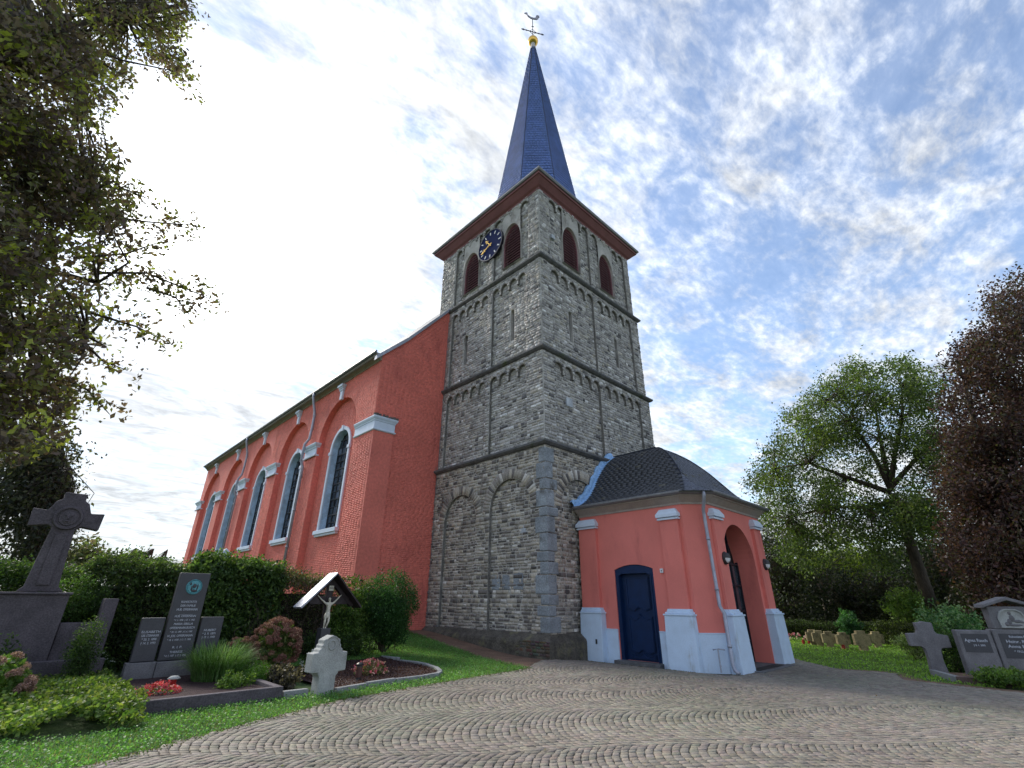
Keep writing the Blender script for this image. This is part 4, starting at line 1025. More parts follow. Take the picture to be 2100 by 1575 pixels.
#@@PART2@@
# ==================================================================== PLANTS: tools
def leafmesh(name, P, size, C, mat, parent=None, kind=None, flat=0.0, droop=0.0, aspect=.55):
    P = np.asarray(P, float); n = len(P)
    a = RNG.normal(size=(n, 3)); a[:, 2] = a[:, 2] * (1 - flat) - droop; a /= np.linalg.norm(a, axis=1, keepdims=True)
    b = RNG.normal(size=(n, 3)); b[:, 2] *= (1 - flat); b -= a * (a * b).sum(1, keepdims=True); b /= np.linalg.norm(b, axis=1, keepdims=True)
    nn = np.cross(a, b); s = np.asarray(size) * RNG.uniform(.65, 1.3, n); s = s[:, None]
    V = np.stack([P - a * s * .5, P - a * s * .08 + b * s * aspect * .5 + nn * s * .1, P + a * s * .5, P - a * s * .08 - b * s * aspect * .5 + nn * s * .1], 1).reshape(-1, 3)
    F = np.arange(n * 4).reshape(n, 4); tri = np.concatenate([F[:, [0, 2, 1]], F[:, [0, 3, 2]]])
    o = mobj(name, qmesh(name, V, tri, np.repeat(C, 4, 0)), mat, parent)
    if kind: o['kind'] = kind
    return o
def colors(n, pal, var=.25):
    pal = np.array(pal); return pal[RNG.integers(0, len(pal), n)] * RNG.uniform(1 - var, 1 + var, (n, 1))
def ball(n, c, r, shell=.5):
    v = RNG.normal(size=(n, 3)); v /= np.linalg.norm(v, axis=1, keepdims=True); rad = RNG.uniform(shell ** 3, 1, n) ** (1 / 3)
    return np.array(c) + v * rad[:, None] * np.array(r)
def clusters(centers, per, spread, pal, var=.18):
    k = len(centers); P = np.repeat(centers, per, 0) + RNG.normal(size=(k * per, 3)) * np.array(spread)
    cc = np.repeat(colors(k, pal, .3), per, 0) * RNG.uniform(1 - var, 1 + var, (k * per, 1))
    return P, cc
def shrub(name, label, cat, c, r, n, size, pal, group=None, z0=None, shell=.55, stems=6, per=10, lumps=9, parent=None, mat=None, aspect=.55):
    c = np.array(c, float); r = np.array(r, float)
    base = Vector((c[0], c[1], hgt(c[0], c[1]) - .05 if z0 is None else z0)); t = thing(name, label, cat, base, group)
    lc = ball(lumps, (0, 0, 0), r * .62, .6); k = max(1, n // per)
    P0 = np.concatenate([lc[i] + ball(k // lumps + 1, (0, 0, 0), r * RNG.uniform(.4, .6), shell) for i in range(lumps)] + [ball(k // 3, (0, 0, 0), r * .85, shell)])
    sh = ball(max(8, k // 14), (0, 0, 0), r * 1.0, .92); sh[:, 2] = np.abs(sh[:, 2]); sh = np.concatenate([sh + np.array([0, 0, 1]) * r[2] * q + sh * q * .5 for q in (.03, .08, .14, .20)])
    P0 = np.concatenate([P0, sh[RNG.uniform(size=len(sh)) < .8]])
    P, C = clusters(P0, per, r.mean() * .07 + .012, pal); P = P + c
    P = P[P[:, 2] > base.z + .01 - 0 * P[:, 2]] if False else P
    keep = P[:, 2] > base.z; P, C = P[keep], C[keep]
    leafmesh('foliage', P - np.array(base), size, C, mat or M_LEAF, t, aspect=aspect)
    b = MB()
    for _ in range(stems):
        e = ball(1, (0, 0, 0), r * .8, .5)[0] + c - np.array(base); e[2] = max(e[2], .1)
        m = e * .5 + np.array([RNG.normal() * .05, RNG.normal() * .05, e[2] * .12]); b.tube([(e[0] * .08, e[1] * .08, 0), m, e], [.02 + .012 * r.mean(), .012 + .008 * r.mean(), .005], 5)
    b.obj('stem', M_BARK, t)
    return t
def hedgebox(name, label, cat, p0, p1, depth, ztop, n, size, pal, group=None, zb=None, wob=.19, per=8):
    """loose hedge along p0->p1 (plan), leaves on a lumpy box"""
    p0, p1 = np.array(p0, float), np.array(p1, float); L_ = np.linalg.norm(p1 - p0); t_ = (p1 - p0) / L_; nrm = np.array([-t_[1], t_[0]])
    mid = (p0 + p1) / 2; zbase = (hgt(*mid) - .05) if zb is None else zb; t = thing(name, label, cat, (mid[0], mid[1], zbase), group)
    k = n // per; u = RNG.uniform(0, 1, k); H = (ztop - zbase)
    side = RNG.uniform(0, 1, k); q = RNG.uniform(0, 1, k) ** .8; v = RNG.uniform(-1, 1, k)
    top = side < .3; z = np.where(top, H, q * H); off = np.where(top, v * depth / 2, np.where(side < .9, -depth / 2, depth / 2))
    ph = u * L_
    bump_ = wob * (np.sin(ph * 2.1 + 1) * .5 + np.sin(ph * 5.3 + z * 3) * .4 + RNG.normal(size=k) * .5)
    z = z * (1 + .06 * np.sin(ph * 1.7) + .04 * np.sin(ph * 4.1 + 2)); inw = RNG.uniform(0, .35, k) * (~top)
    P = np.stack([p0[0] + t_[0] * ph + nrm[0] * (off * (1 - inw) + np.where(top, 0, np.sign(off) * bump_)), p0[1] + t_[1] * ph + nrm[1] * (off * (1 - inw) + np.where(top, 0, np.sign(off) * bump_)), z + zbase + np.where(top, bump_, 0)], 1)
    if wob > .05:
        ks = max(20, k // 14); us_ = RNG.uniform(0, L_, ks); os_ = RNG.uniform(-.5, .5, ks) * depth; hs = RNG.uniform(.04, .36, ks) ** 1.0 * (1 + .5 * np.sin(us_ * 3))
        for q in (.2, .45, .7, 1.0):
            P = np.concatenate([P, np.stack([p0[0] + t_[0] * us_ + nrm[0] * os_, p0[1] + t_[1] * us_ + nrm[1] * os_, zbase + H + hs * q], 1)])
    P, C = clusters(P, per, .05 + size * .35, pal); leafmesh('foliage', P - np.array(t.location), size, C, M_LEAF, t)
    b = MB(); d2 = depth * .3
    a0, a1 = p0 + t_ * .15, p1 - t_ * .15; m = np.array(mid)
    q = [a0 - nrm * d2 - m, a1 - nrm * d2 - m, a1 + nrm * d2 - m, a0 + nrm * d2 - m]
    b.hexa([(*x, 0) for x in q] + [(*x, H * .86) for x in q]); b.obj('dark_core', M_HCORE, t)  # solid dark core added to stop sky showing through the leaves
    return t
M_HCORE = material('hedge_dark_core', (.03, .03, .02), 1.0, n2=(25, .5), bump=(15, 1.0, .1))  # dark colour of the core added inside the hedges
DG = [(.045, .085, .028), (.065, .115, .034), (.032, .062, .024), (.085, .14, .038)]
MG = [(.05, .095, .022), (.07, .13, .03), (.035, .07, .02), (.09, .15, .035)]
LG = [(.12, .20, .045), (.09, .17, .035), (.16, .24, .06), (.07, .13, .03)]
YG = [(.20, .27, .06), (.26, .30, .09), (.12, .19, .04), (.15, .22, .05)]

# ---- left lawn grass
def lawn(name, poly, n, h, w, pal, label=None, kill=None, zoff=-.05, nearp=None):
    poly = np.array(poly); mn, mxx = poly.min(0), poly.max(0); P = RNG.uniform(mn, mxx, (int(n * 3), 2))
    ok = inpoly(P[:, 0], P[:, 1], [tuple(p) for p in poly])
    if kill is not None: ok &= ~kill(P)
    x, y, z = projv(np.column_stack([P, hgtv(P[:, 0], P[:, 1])])); ok &= (z > .3) & (x > -120) & (x < 2220) & (y < 1700)
    P = P[ok][:n]
    cl = np.sin(P[:, 0] * 2.3) * np.sin(P[:, 1] * 2.9 + 1) * .5 + np.sin(P[:, 0] * 6.1 + P[:, 1] * 4) * .3
    n = len(P); z = hgtv(P[:, 0], P[:, 1]) + zoff; a = RNG.uniform(0, 6.28, n); hh = h * RNG.uniform(.5, 1.35, n) * (1 + .35 * cl); ww = w * RNG.uniform(.6, 1.4, n)
    lean = RNG.normal(size=(n, 2)) * (hh * .55)[:, None]; bx_, by_ = np.cos(a) * ww, np.sin(a) * ww
    B = np.column_stack([P, z])
    V = np.stack([B + np.column_stack([bx_, by_, 0 * z]), B - np.column_stack([bx_, by_, 0 * z]), B + np.column_stack([lean * .45, hh * .65]) - np.column_stack([bx_, by_, 0 * z]) * .7, B + np.column_stack([lean, hh * (1 - .25)]), B + np.column_stack([lean * .45, hh * .65]) + np.column_stack([bx_, by_, 0 * z]) * .7], 1)
    F0 = np.arange(n)[:, None] * 5
    F = np.concatenate([F0 + np.array([[0, 1, 2]]), F0 + np.array([[0, 2, 4]]), F0 + np.array([[4, 2, 3]])])
    C = colors(n, pal, .3) * (1 + .25 * cl[:, None]); o = mobj(name, qmesh(name, V.reshape(-1, 3), F, np.repeat(C, 5, 0)), M_BLADE); o['kind'] = 'stuff'
    if label: o['label'] = label
    return o
GP = [(.10, .25, .05), (.13, .29, .06), (.08, .19, .04), (.17, .34, .08), (.16, .26, .06), (.24, .23, .11)]
K1 = [(-11.2, -1.45), (-8.93, -1.45)]
bedpoly = [(-7.95, -1.55), (-6.71, -1.25), (-5.45, -1.22), (-4.94, -.88), (-4.5, .3), (-4.38, .88), (-4.65, 2.37), (-7.9, 2.0)]
def killL(P):
    x, y = P[:, 0], P[:, 1]
    e = np.interp(x, [p[0] for p in LE], [p[1] for p in LE]) + .03 * np.sin(x * 5) + .02 * np.sin(x * 13)
    k = (y < e + .01) | ((x > -11.25) & (x < -8.9) & (y > -1.46)) | ((x < -11.2) & (y > -2.1 - .3 * np.sin(x * 2))) | inpoly(x, y, bedpoly)
    k |= (x > -8.95) & (x < -7.9) & (y > -1.3) & (y < 3)
    k |= inpoly(x, y, [(-2.6, -1.9), (-1.55, 2.4), (-1.1, 7), (1, 7), (1, -1)])
    return k
LWN = [(-16, -5.4), (-11.9, -4.2), (-8.2, -2.5), (-5, -2.0), (-2.6, -1.8), (-1.4, 1), (-.9, 7.0), (-6.5, 7.0), (-7.9, 2), (-16, -.5)]
lawn('grass', LWN, 95000, .06, .0035, GP, 'bright green grass verge between the graves and the paving', killL)
RL = [(9.5, -3.6), (7.3, -5.2), (6.3, -6.5), (6.5, -7.6), (5.15, -8.5), (4.9, -9.8), (6, -11), (16, -14), (30, -12), (30, 2), (9.5, 2)]
lawn('grass', RL, 60000, .07, .009, [(.16, .30, .045), (.21, .36, .06), (.14, .25, .045), (.24, .34, .09)], 'sunlit green lawn around the yellowish grave crosses')  # sunlight put into the blade colours, brighter and yellower than the verge
def clover(name, poly, n, size, kill=None, pal=[(.11, .26, .07), (.17, .33, .12), (.08, .19, .055)]):
    P = RNG.uniform(np.array(poly).min(0), np.array(poly).max(0), (n * 3, 2)); ok = inpoly(P[:, 0], P[:, 1], poly)
    if kill is not None: ok &= ~kill(P)
    P = P[ok][:n]; leafmesh(name, np.column_stack([P, hgtv(P[:, 0], P[:, 1]) + RNG.uniform(-.02, .035, len(P))]), size, colors(len(P), pal, .3), M_LEAF, kind='stuff', flat=.5, aspect=.9)
clover('clover', LWN, 42000, .028, killL)
clover('clover', RL, 15000, .06, None, [(.2, .38, .06), (.26, .44, .09)])  # clover colours lightened to look sunlit like the grass here
# worn soil strips
def sheet(name, poly, z, mat, st=.15, label=None):
    P = np.array(poly); mn, mxx = P.min(0), P.max(0); xs_, ys_ = np.arange(mn[0], mxx[0] + st, st), np.arange(mn[1], mxx[1] + st, st)
    X_, Y_ = np.meshgrid(xs_, ys_, indexing='ij'); id_ = np.arange(X_.size).reshape(X_.shape); cn = inpoly(X_[:-1, :-1] + st / 2, Y_[:-1, :-1] + st / 2, poly)
    F = np.stack([id_[:-1, :-1], id_[1:, :-1], id_[1:, 1:], id_[:-1, 1:]], -1)[cn]
    o = mobj(name, qmesh(name, np.stack([X_, Y_, hgtv(X_, Y_) + z], -1).reshape(-1, 3), F, smooth=True), mat); o['kind'] = 'structure'; return o
sheet('soil_path', [(-3.0, -2.0), (-2.45, -1.2), (-1.6, 2.3), (-1.1, 7), (.2, 7), (.2, -.2), (-.9, -.75)], -.03, M_SOIL)
sheet('soil_verge', [(6.3, -6.3), (5.6, -6.7), (5.95, -7.9), (4.6, -8.25), (4.2, -9.6), (4.2, -10.8), (4.9, -10.8), (5.2, -9.5), (5.3, -8.7), (6.9, -7.9)], -.03, M_SOIL, .1)
# litter and moss crumbs on paving
P = RNG.uniform([-12, -9], [4, -1], (260, 2)); ok = inpoly(P[:, 0], P[:, 1], PAV); P = P[ok]
leafmesh('fallen_leaves', np.column_stack([P, hgtv(P[:, 0], P[:, 1]) + .02]), .035, colors(len(P), [(.12, .16, .05), (.2, .14, .05), (.3, .25, .1)]), M_LEAF, kind='stuff', flat=.9)
P = []
for k in range(1500):
    x = RNG.uniform(-13, -2.6); P.append((x, le_y(x) - abs(RNG.normal()) * .10))
for k in range(260): P.append((RNG.uniform(2.0, 6.6), -4.98 - abs(RNG.normal()) * .05))
for k in range(260): P.append((1.45 - abs(RNG.normal()) * .05, RNG.uniform(-4.2, -.1)))
P = np.array(P); leafmesh('joint_moss', np.column_stack([P, hgtv(P[:, 0], P[:, 1]) + .012]), .03, colors(len(P), [(.08, .14, .04), (.05, .08, .03), (.12, .10, .06)]), M_LEAF, kind='stuff', flat=.6)

# ==================================================================== GRAVES, left
def textobj(s, size, parent, x, z, y, width=None, depth=.004, mat=None, name='inscription', shear=0):
    cu = bpy.data.curves.new(name, 'FONT'); cu.body = s; cu.size = size; cu.extrude = depth; cu.align_x = 'CENTER'; cu.align_y = 'CENTER'; cu.shear = shear; cu.resolution_u = 2
    tmp = bpy.data.objects.new('tmp_text', cu); COL.objects.link(tmp); dg = bpy.context.evaluated_depsgraph_get(); dg.update()
    me = bpy.data.meshes.new_from_object(tmp.evaluated_get(dg)); bpy.data.objects.remove(tmp); bpy.data.curves.remove(cu)
    o = mobj(name, me, mat or M_LETTER, parent); o.rotation_euler = (math.pi / 2, 0, 0); o.location = (x, y, z)
    if width and len(me.vertices):
        xs_ = [v.co.x for v in me.vertices]; w = max(xs_) - min(xs_); o.scale = (width / w, 1, 1)
    return o
# -- tall slab with wings
t = thing('gravestone', 'tall dark polished grave slab with round turquoise portrait and two lower wings', 'gravestone', (-10.05, 1.9, -.02))
b = MB(); b.box(-.30, .30, -.09, .09, .42, 2.15); b.obj('slab', M_GRANITE, t, bevel=.012)
b = MB(); b.box(-.77, -.35, -.07, .07, .42, 1.24); b.obj('side_slab', M_GRANITE, t, bevel=.012)
b = MB(); b.box(.35, .80, -.07, .07, .42, 1.24); b.obj('side_slab', M_GRANITE, t, bevel=.012)
b = MB(); b.box(-.83, -.31, -.12, .12, -.03, .41); b.obj('base_block', M_GRANITE2, t, bevel=.015)
b = MB(); b.box(-.30, .85, -.12, .12, -.03, .405); b.obj('base_block', M_GRANITE2, t, bevel=.015)
b = MB(); b.lathe(0, 0, [(.0, .035), (.12, .03), (.135, .012), (.15, .03), (.16, 0)], 28, tr=lambda p: (.02 + p[0], -.09 - p[2], 1.86 + p[1])); med = b.obj('portrait_medallion', M_VERDI, t)
b = MB()
for a, c_, r1, r2 in ((0, .02, .045, .055), (-.05, -.03, .02, .06), (.06, .0, .018, .07), (.01, -.08, .07, .03), (-.08, .06, .02, .03)):
    b.lathe(0, 0, [(1, 0), (.8, .5), (.4, .85), (.0, 1)], 10, tr=lambda p, a=a, c_=c_, r1=r1, r2=r2: (.02 + a + p[0] * r1, -.118 - p[2] * .02, 1.86 + c_ + p[1] * r2))
b.obj('relief', M_GRANITE, med)
z = 1.55
for s, sz, w in (('RUHESTÄTTE', .062, .30), ('DER FAMILIE', .062, .29), ('HUB. OFFERMANN', .066, .40), ('______', .05, .26), ('HUB. OFFERMANN', .062, .40), ('* 4. 3. 1898  † 27. 1. 1965', .05, .40), ('MARIA SIBILLA', .060, .36), ('OFFERMANN-BUSCH', .062, .47), ('* 20. 12. 1897  † 5. 6. 1980', .05, .42), ('H. JOS. OFFERMANN', .062, .47), ('* 18. 2. 1930  † 11. 7. 1989', .05, .44)):
    textobj(s, sz, t, 0, z, -.092, w); z -= .077 if s[0] != '_' else .055
for s, zz_, w in (('R. I. P.', .66, .18), ('THERESE', .57, .24), ('* 4. 3. 1937  † 17. 5. 1996', .50, .40)): textobj(s, .06, t, 0, zz_, -.092, w)
for s, zz_, w in (('ELISABETH', .97, .33), ('GEB. STEINHAUER', .90, .31), ('* 20. 3. 1898', .83, .26), ('† 14. 2. 1993', .76, .26)): textobj(s, .062, t, -.55, zz_, -.072, w)
for s, zz_, w in (('HUBERT', .97, .24), ('* 2. 9. 1871', .90, .26), ('† 19. 1. 1943', .83, .26)): textobj(s, .062, t, .56, zz_, -.072, w)
# -- kerb of the first grave
t = thing('grave_border', 'long dark granite kerb around the grave of the tall slab', 'grave border', (-10.05, .2, 0))
for x0, x1, y0, y1 in ((-1.17, 1.12, -1.72, -1.60), (-1.17, -1.05, -1.59, 1.6), (1.0, 1.12, -1.59, 1.6)):
    b = MB(); b.box(x0, x1, y0, y1, -.12, .165); b.obj('kerb', M_BIGX, t, bevel=.012)
b = MB(); b.box(-1.04, .99, -1.59, 1.6, -.1, .10); b.obj('soil', M_MULCH, t)
# -- big dark cross monument
t = thing('grave_monument', 'large weathered dark stone cross on a broad stepped pedestal', 'monument', (-12.57, 2.7, .03))
b = MB(); b.box(-.62, .48, -.32, .25, -.05, 1.62); b.box(-.66, .52, -.36, .28, 1.621, 1.67); b.obj('pedestal', M_BIGX, t, bevel=.02)
b = MB(); b.box(-1.8, -.63, -.22, .2, -.05, 1.1); b.obj('side_wall', M_BIGX, t, bevel=.02)
b = MB(); b.box(.49, 1.12, -.22, .2, -.05, 1.10); b.obj('side_wall', M_BIGX, t, bevel=.02)
b = MB(); b.box(1.08, 1.32, -.30, .22, -.05, 1.56); b.obj('end_pillar', M_BIGX, t, bevel=.02)
b = MB(); b.box(-.75, 1.38, -.5, -.33, -.05, .45); b.obj('front_step', M_BIGX, t, bevel=.02)
b = MB()
cr = [(-.36, 1.675), (-.27, 1.78), (-.24, 2.3), (-.20, 2.92), (-.27, 2.97), (-.58, 2.92), (-.6, 3.28), (-.36, 3.26), (-.28, 3.46), (-.19, 3.52), (-.2, 3.66), (.19, 3.66), (.18, 3.52), (.27, 3.46), (.35, 3.26), (.59, 3.28), (.57, 2.92), (.27, 2.97), (.18, 2.9), (.22, 2.3), (.26, 1.78), (.36, 1.675)]
b.prism(cr, (1, 0, 0), (0, 0, 1), (0, 1, 0), -.14, .14); b.obj('cross', M_BIGX, t, bevel=.02)
b = MB(); b.box(-.10, .10, -.17, -.135, 1.8, 2.8); b.obj('shaft_ridge', M_BIGX, t, bevel=.01)
b = MB(); b.lathe(0, 0, [(.0, .05), (.15, .05), (.16, .03), (.19, .03), (.20, .06), (.235, .06), (.25, 0)], 24, tr=lambda p: (p[0], -.14 - p[2], 3.13 + p[1]))
for a, c_, r1, r2, q in ((-.05, .04, .028, .018, .05), (.05, .04, .028, .018, .05), (0, -.01, .02, .045, .06), (0, -.07, .05, .016, .05), (0, .0, .11, .14, .03)):
    b.lathe(0, 0, [(1, 0), (.8, .5), (.4, .85), (0, 1)], 12, tr=lambda p, a=a, c_=c_, r1=r1, r2=r2, q=q: (a + p[0] * r1, -.185 - p[2] * q, 3.13 + c_ + p[1] * r2))
b.obj('face_roundel', M_BIGX, t)
b = MB(); b.box(-.35, .1, -.62, -.5, -.05, .5); b.obj('plaque', M_GRANITE2, t, bevel=.01)
# -- grey small stone cross
t = thing('grave_cross', 'short pale grey stone cross with rounded top and carved ring on the verge', 'gravestone', (-8.17, -1.5, -.04), rz=R(4))
b = MB(); cr = [(-.17, -.05), (-.17, .30), (-.21, .34), (-.21, .37), (-.36, .38), (-.36, .70), (-.25, .71), (-.24, .76), (-.20, .78), (-.20, .83), (-.17, .85), (-.17, .92), (0, 1.0), (.17, .92), (.17, .85), (.20, .83), (.20, .78), (.24, .76), (.25, .71), (.36, .70), (.36, .38), (.21, .37), (.21, .34), (.17, .30), (.17, -.05)]
b.prism(cr, (1, 0, 0), (0, 0, 1), (0, 1, 0), -.10, .16); b.obj('cross', M_LIGHTST, t, bevel=.018)
b = MB(); b.lathe(0, 0, [(.055, 0), (.06, .018), (.075, .018), (.085, 0)], 24, tr=lambda p: (p[0], -.101 - p[2], .83 + p[1] * 1.15)); b.obj('carved_ring', M_LIGHTST, t, smooth=True)
b = MB(); ar = [(.155 * math.cos(a), .80 + .17 * math.sin(a)) for a in np.linspace(math.pi, 0, 13)]; ao = [(.172 * math.cos(a), .80 + .187 * math.sin(a)) for a in np.linspace(math.pi, 0, 13)]
band(b, Frame((0, 0), (1, 0), (0, -1)), ar, ao, .095, .112); b.obj('arch_moulding', M_LIGHTST, t)
b = MB(); b.box(-.2, .2, -.104, -.10, .42, .62); 
for k in range(5): textobj(('HIER RUHT', 'PAUL', 'KLEIN', '* 1899', '† 1944')[k], .05, t, 0, .60 - k * .055, -.101, .2, .002, M_LIGHTST) if False else None
# -- crucifix with little roof
t = thing('wayside_crucifix', 'dark wooden crucifix with little gabled roof and ivory figure', 'crucifix', (-6.65, 2.2, .02))
b = MB(); b.box(-.085, .085, -.06, .06, 0, 2.05); b.obj('post', M_WOOD, t, bevel=.008)
b = MB(); b.box(-.52, .60, -.05, .05, 1.46, 1.66); b.obj('crossbeam', M_WOOD, t, bevel=.008)
b = MB(); b.box(-.13, .13, -.16, .10, .0, .88); b.obj('base_box', M_GRANITE, t, bevel=.01)
for s in (-1, 1):
    b = MB(); x1 = .86; pts = [(0, 2.26), (s * x1, 1.40), (s * x1 - s * .025, 1.365), (0, 2.215)]
    b.prism(pts, (1, 0, 0), (0, 0, 1), (0, 1, 0), -.36, .16); b.obj('roof_board', M_TIN if s < 0 else M_WOOD, t)
    b = MB(); pts = [(s * .02, 2.12), (s * .74, 1.44), (s * .66, 1.40), (s * .02, 2.0)]; b.prism(pts, (1, 0, 0), (0, 0, 1), (0, 1, 0), -.07, .07); b.obj('rafter', M_WOOD, t)
b = MB(); b.box(-.05, .08, -.085, -.062, 1.80, 1.93); sgn_ = b.obj('title_board', M_BONE, t); 
textobj('INRI', .05, t, .015, 1.865, -.088, .10, .002, M_WOOD)
def skinfig(name, verts, edges, radii, mat, parent, root=0):
    me = bpy.data.meshes.new(name); me.from_pydata(verts, edges, []); o = bpy.data.objects.new(name, me); COL.objects.link(o); o.parent = parent; me.materials.append(mat)
    sk = o.modifiers.new('skin', 'SKIN'); 
    if not me.skin_vertices: me.attributes
    sv = me.skin_vertices[0].data if me.skin_vertices else None
    if sv:
        for i, r in enumerate(radii): sv[i].radius = (r, r) if not isinstance(r, tuple) else r
        sv[root].use_root = True
    sk.use_smooth_shade = True; ss = o.modifiers.new('sub', 'SUBSURF'); ss.levels = 1; ss.render_levels = 2
    return o
fv = [(0.0, -.10, 1.22), (0.0, -.11, 1.36), (0.0, -.12, 1.46), (0.0, -.13, 1.52), (-.02, -.15, 1.585), (-.09, -.12, 1.475), (-.20, -.09, 1.56), (-.31, -.075, 1.655), (.09, -.12, 1.475), (.20, -.09, 1.56), (.31, -.075, 1.67),
      (-.045, -.10, 1.19), (-.06, -.14, 1.02), (-.05, -.09, .89), (.045, -.10, 1.19), (.035, -.15, 1.03), (.0, -.09, .89), (-.05, -.13, .85), (.0, -.135, .85), (-.02, -.155, 1.63), (-.34, -.075, 1.69), (.34, -.075, 1.70)]
fe = [(0, 1), (1, 2), (2, 3), (3, 4), (2, 5), (5, 6), (6, 7), (2, 8), (8, 9), (9, 10), (0, 11), (11, 12), (12, 13), (0, 14), (14, 15), (15, 16), (13, 17), (16, 18), (4, 19), (7, 20), (10, 21)]
fr_ = [.055, .052, .06, .024, .036, .03, .02, .013, .03, .02, .013, .042, .028, .018, .042, .028, .018, .014, .014, .03, .012, .012]
try:
    skinfig('carved_figure', fv, fe, fr_, M_BONE, t)
except Exception as ex: print('skin', ex)
b = MB(); b.lathe(0, 0, [(.062, 1.13), (.075, 1.18), (.07, 1.24), (.058, 1.27)], 12, tr=lambda p: (p[0], p[1] * .8 - .11, p[2])); b.tube([(-.06, -.15, 1.24), (-.09, -.15, 1.18), (-.085, -.14, 1.08)], [.02, .025, .012], 6); b.obj('loincloth', M_BONE, t, smooth=True)
# -- second grave: light kerb stones, mulch, lantern, flowers
t = thing('grave_border', 'pale grey kerb stones round a dark mulch grave bed near the tower', 'grave border', (-6, .3, 0))
kp = [(-7.95, -1.62), (-7.2, -1.44), (-6.45, -1.32), (-5.7, -1.30), (-5.25, -1.2), (-4.9, -.88), (-4.55, -.2), (-4.38, .4), (-4.36, .88), (-4.5, 1.65), (-4.65, 2.37)]
for p, q in zip(kp[:-1], kp[1:]):
    p, q = np.array(p), np.array(q); d = unit(q - p); nn_ = np.array([-d[1], d[0]]); p = p + d * .012; q = q - d * .012; o_ = np.array([-6, .3]); zz_ = hgt(*((p + q) / 2))
    b = MB(); c4 = [p - o_, q - o_, q + nn_ * .10 - o_, p + nn_ * .10 - o_]; tp = .055 + random.uniform(-.008, .012)
    b.hexa([(*x, zz_ - .12) for x in c4] + [(*x, zz_ + tp) for x in c4]); b.obj('kerb_stone', M_KERB, t, bevel=.01)
P = np.array(bedpoly); ins_ = (P - P.mean(0)) * .97 + P.mean(0)
mo = sheet('soil', [tuple(p) for p in ins_], .01, M_MULCH, .1); mo['kind'] = 'stuff'; del mo['kind']; mo.parent = t; mo.location = (6, -.3, 0)
P = RNG.uniform(P.min(0), P.max(0), (9000, 2)); P = P[inpoly(P[:, 0], P[:, 1], [tuple(p) for p in ins_])]
leafmesh('mulch_chips', np.column_stack([P, hgtv(P[:, 0], P[:, 1]) + .02 + RNG.uniform(0, .015, len(P))]) - np.array([-6, .3, 0]), .035, colors(len(P), [(.05, .022, .022), (.09, .045, .04), (.03, .015, .015)], .4), M_LEAF, t, kind='stuff', flat=.3)
t = thing('grave_lantern', 'dark bronze cylindrical grave lantern beside pink begonias', 'grave lantern', (-6.98, -.62, -.02))
b = MB(); b.lathe(0, 0, [(.001, .0), (.085, 0), (.085, .02), (.07, .03), (.062, .045), (.062, .30), (.075, .31), (.078, .33), (.04, .36), (.001, .365)], 18); b.obj('lantern_body', M_LAMPB, t, smooth=False)
b = MB(); b.lathe(0, 0, [(.064, .08), (.066, .085), (.066, .27), (.064, .275)], 18); b.obj('lantern_glass', material('lantern_glass', (.10, .05, .045), .15, n1=None, n2=None, bump=None), t)
t = thing('grave_light', 'small red grave candle with grey lid among red begonias', 'grave light', (-10.35, .05, .08))
b = MB(); b.lathe(0, 0, [(.001, 0), (.055, 0), (.05, .16), (.05, .17)], 14); b.obj('candle', M_REDPLASTIC, t, smooth=True)
b = MB(); b.lathe(0, 0, [(.10, .17), (.11, .18), (.06, .215), (.001, .225)], 14); b.obj('lid', M_LIGHTST, t, smooth=True)
def flowers(name, label, c, r, nf, pal, nl=500, lpal=LG, size=.035, cat='flowers'):
    t = thing(name, label, cat, (c[0], c[1], hgt(c[0], c[1]) - .03)); P = ball(nl, (0, 0, r[2] * .4), r, .3); P[:, 2] = np.abs(P[:, 2])
    leafmesh('foliage', P, .055, colors(nl, lpal), M_LEAF, t, aspect=.8)
    P = ball(nf // 5, (0, 0, r[2] * .45), np.array(r) * 1.02, .85); P = P[P[:, 2] > r[2] * .3]; Q, C = clusters(P, 9, .018, pal); leafmesh('blossoms', Q, size, C, M_PETAL, t, aspect=.9); return t
flowers('begonia', 'low red begonias in the corner of the dark kerbed grave', (-10.62, -.35, 0), (.36, .28, .20), 1000, [(.62, .09, .11), (.68, .20, .22), (.5, .05, .07)], 300)
flowers('begonia', 'pink begonias growing on the dark mulch bed beside the lantern', (-6.35, .0, 0), (.42, .35, .24), 700, [(.62, .12, .16), (.7, .28, .28), (.68, .42, .36)], 500, [(.14, .18, .06), (.2, .16, .08)])
# -- ornamental grass
t = thing('ornamental_grass', 'arching clump of ornamental grass in front of the tall grave slab', 'ornamental grass', (-9.45, .75, .05))
def blades(parent, n, rad, hgt_, spread, w, pal, name='blades', cen=(0, 0)):
    V = []; F = []; C = []
    for i in range(n):
        a = random.uniform(0, 6.28); rr = rad * math.sqrt(random.random()); x0, y0 = cen[0] + rr * math.cos(a), cen[1] + rr * math.sin(a); a2 = a + random.gauss(0, .7); L_ = hgt_ * random.uniform(.6, 1.15); sp = spread * random.uniform(.3, 1.1)
        d = np.array([math.cos(a2), math.sin(a2)]); pr = np.array([-d[1], d[0]]) * w; c = np.array(random.choice(pal)) * random.uniform(.7, 1.3)
        pts = [(np.array([x0, y0]) + d * sp * t_ ** 1.7, L_ * (t_ - .45 * t_ ** 3.2 * sp / spread)) for t_ in (0, .35, .65, .85, 1.0)]; b0 = len(V)
        for k, (p, z) in enumerate(pts):
            ww = (1, .9, .7, .45, .05)[k]; V += [(*(p + pr * ww), z), (*(p - pr * ww), z)]; C += [c, c]
        for k in range(4): F.append((b0 + 2 * k, b0 + 2 * k + 1, b0 + 2 * k + 3, b0 + 2 * k + 2))
    return mobj(name, qmesh(name, V, F, np.array(C)), M_BLADE, parent)
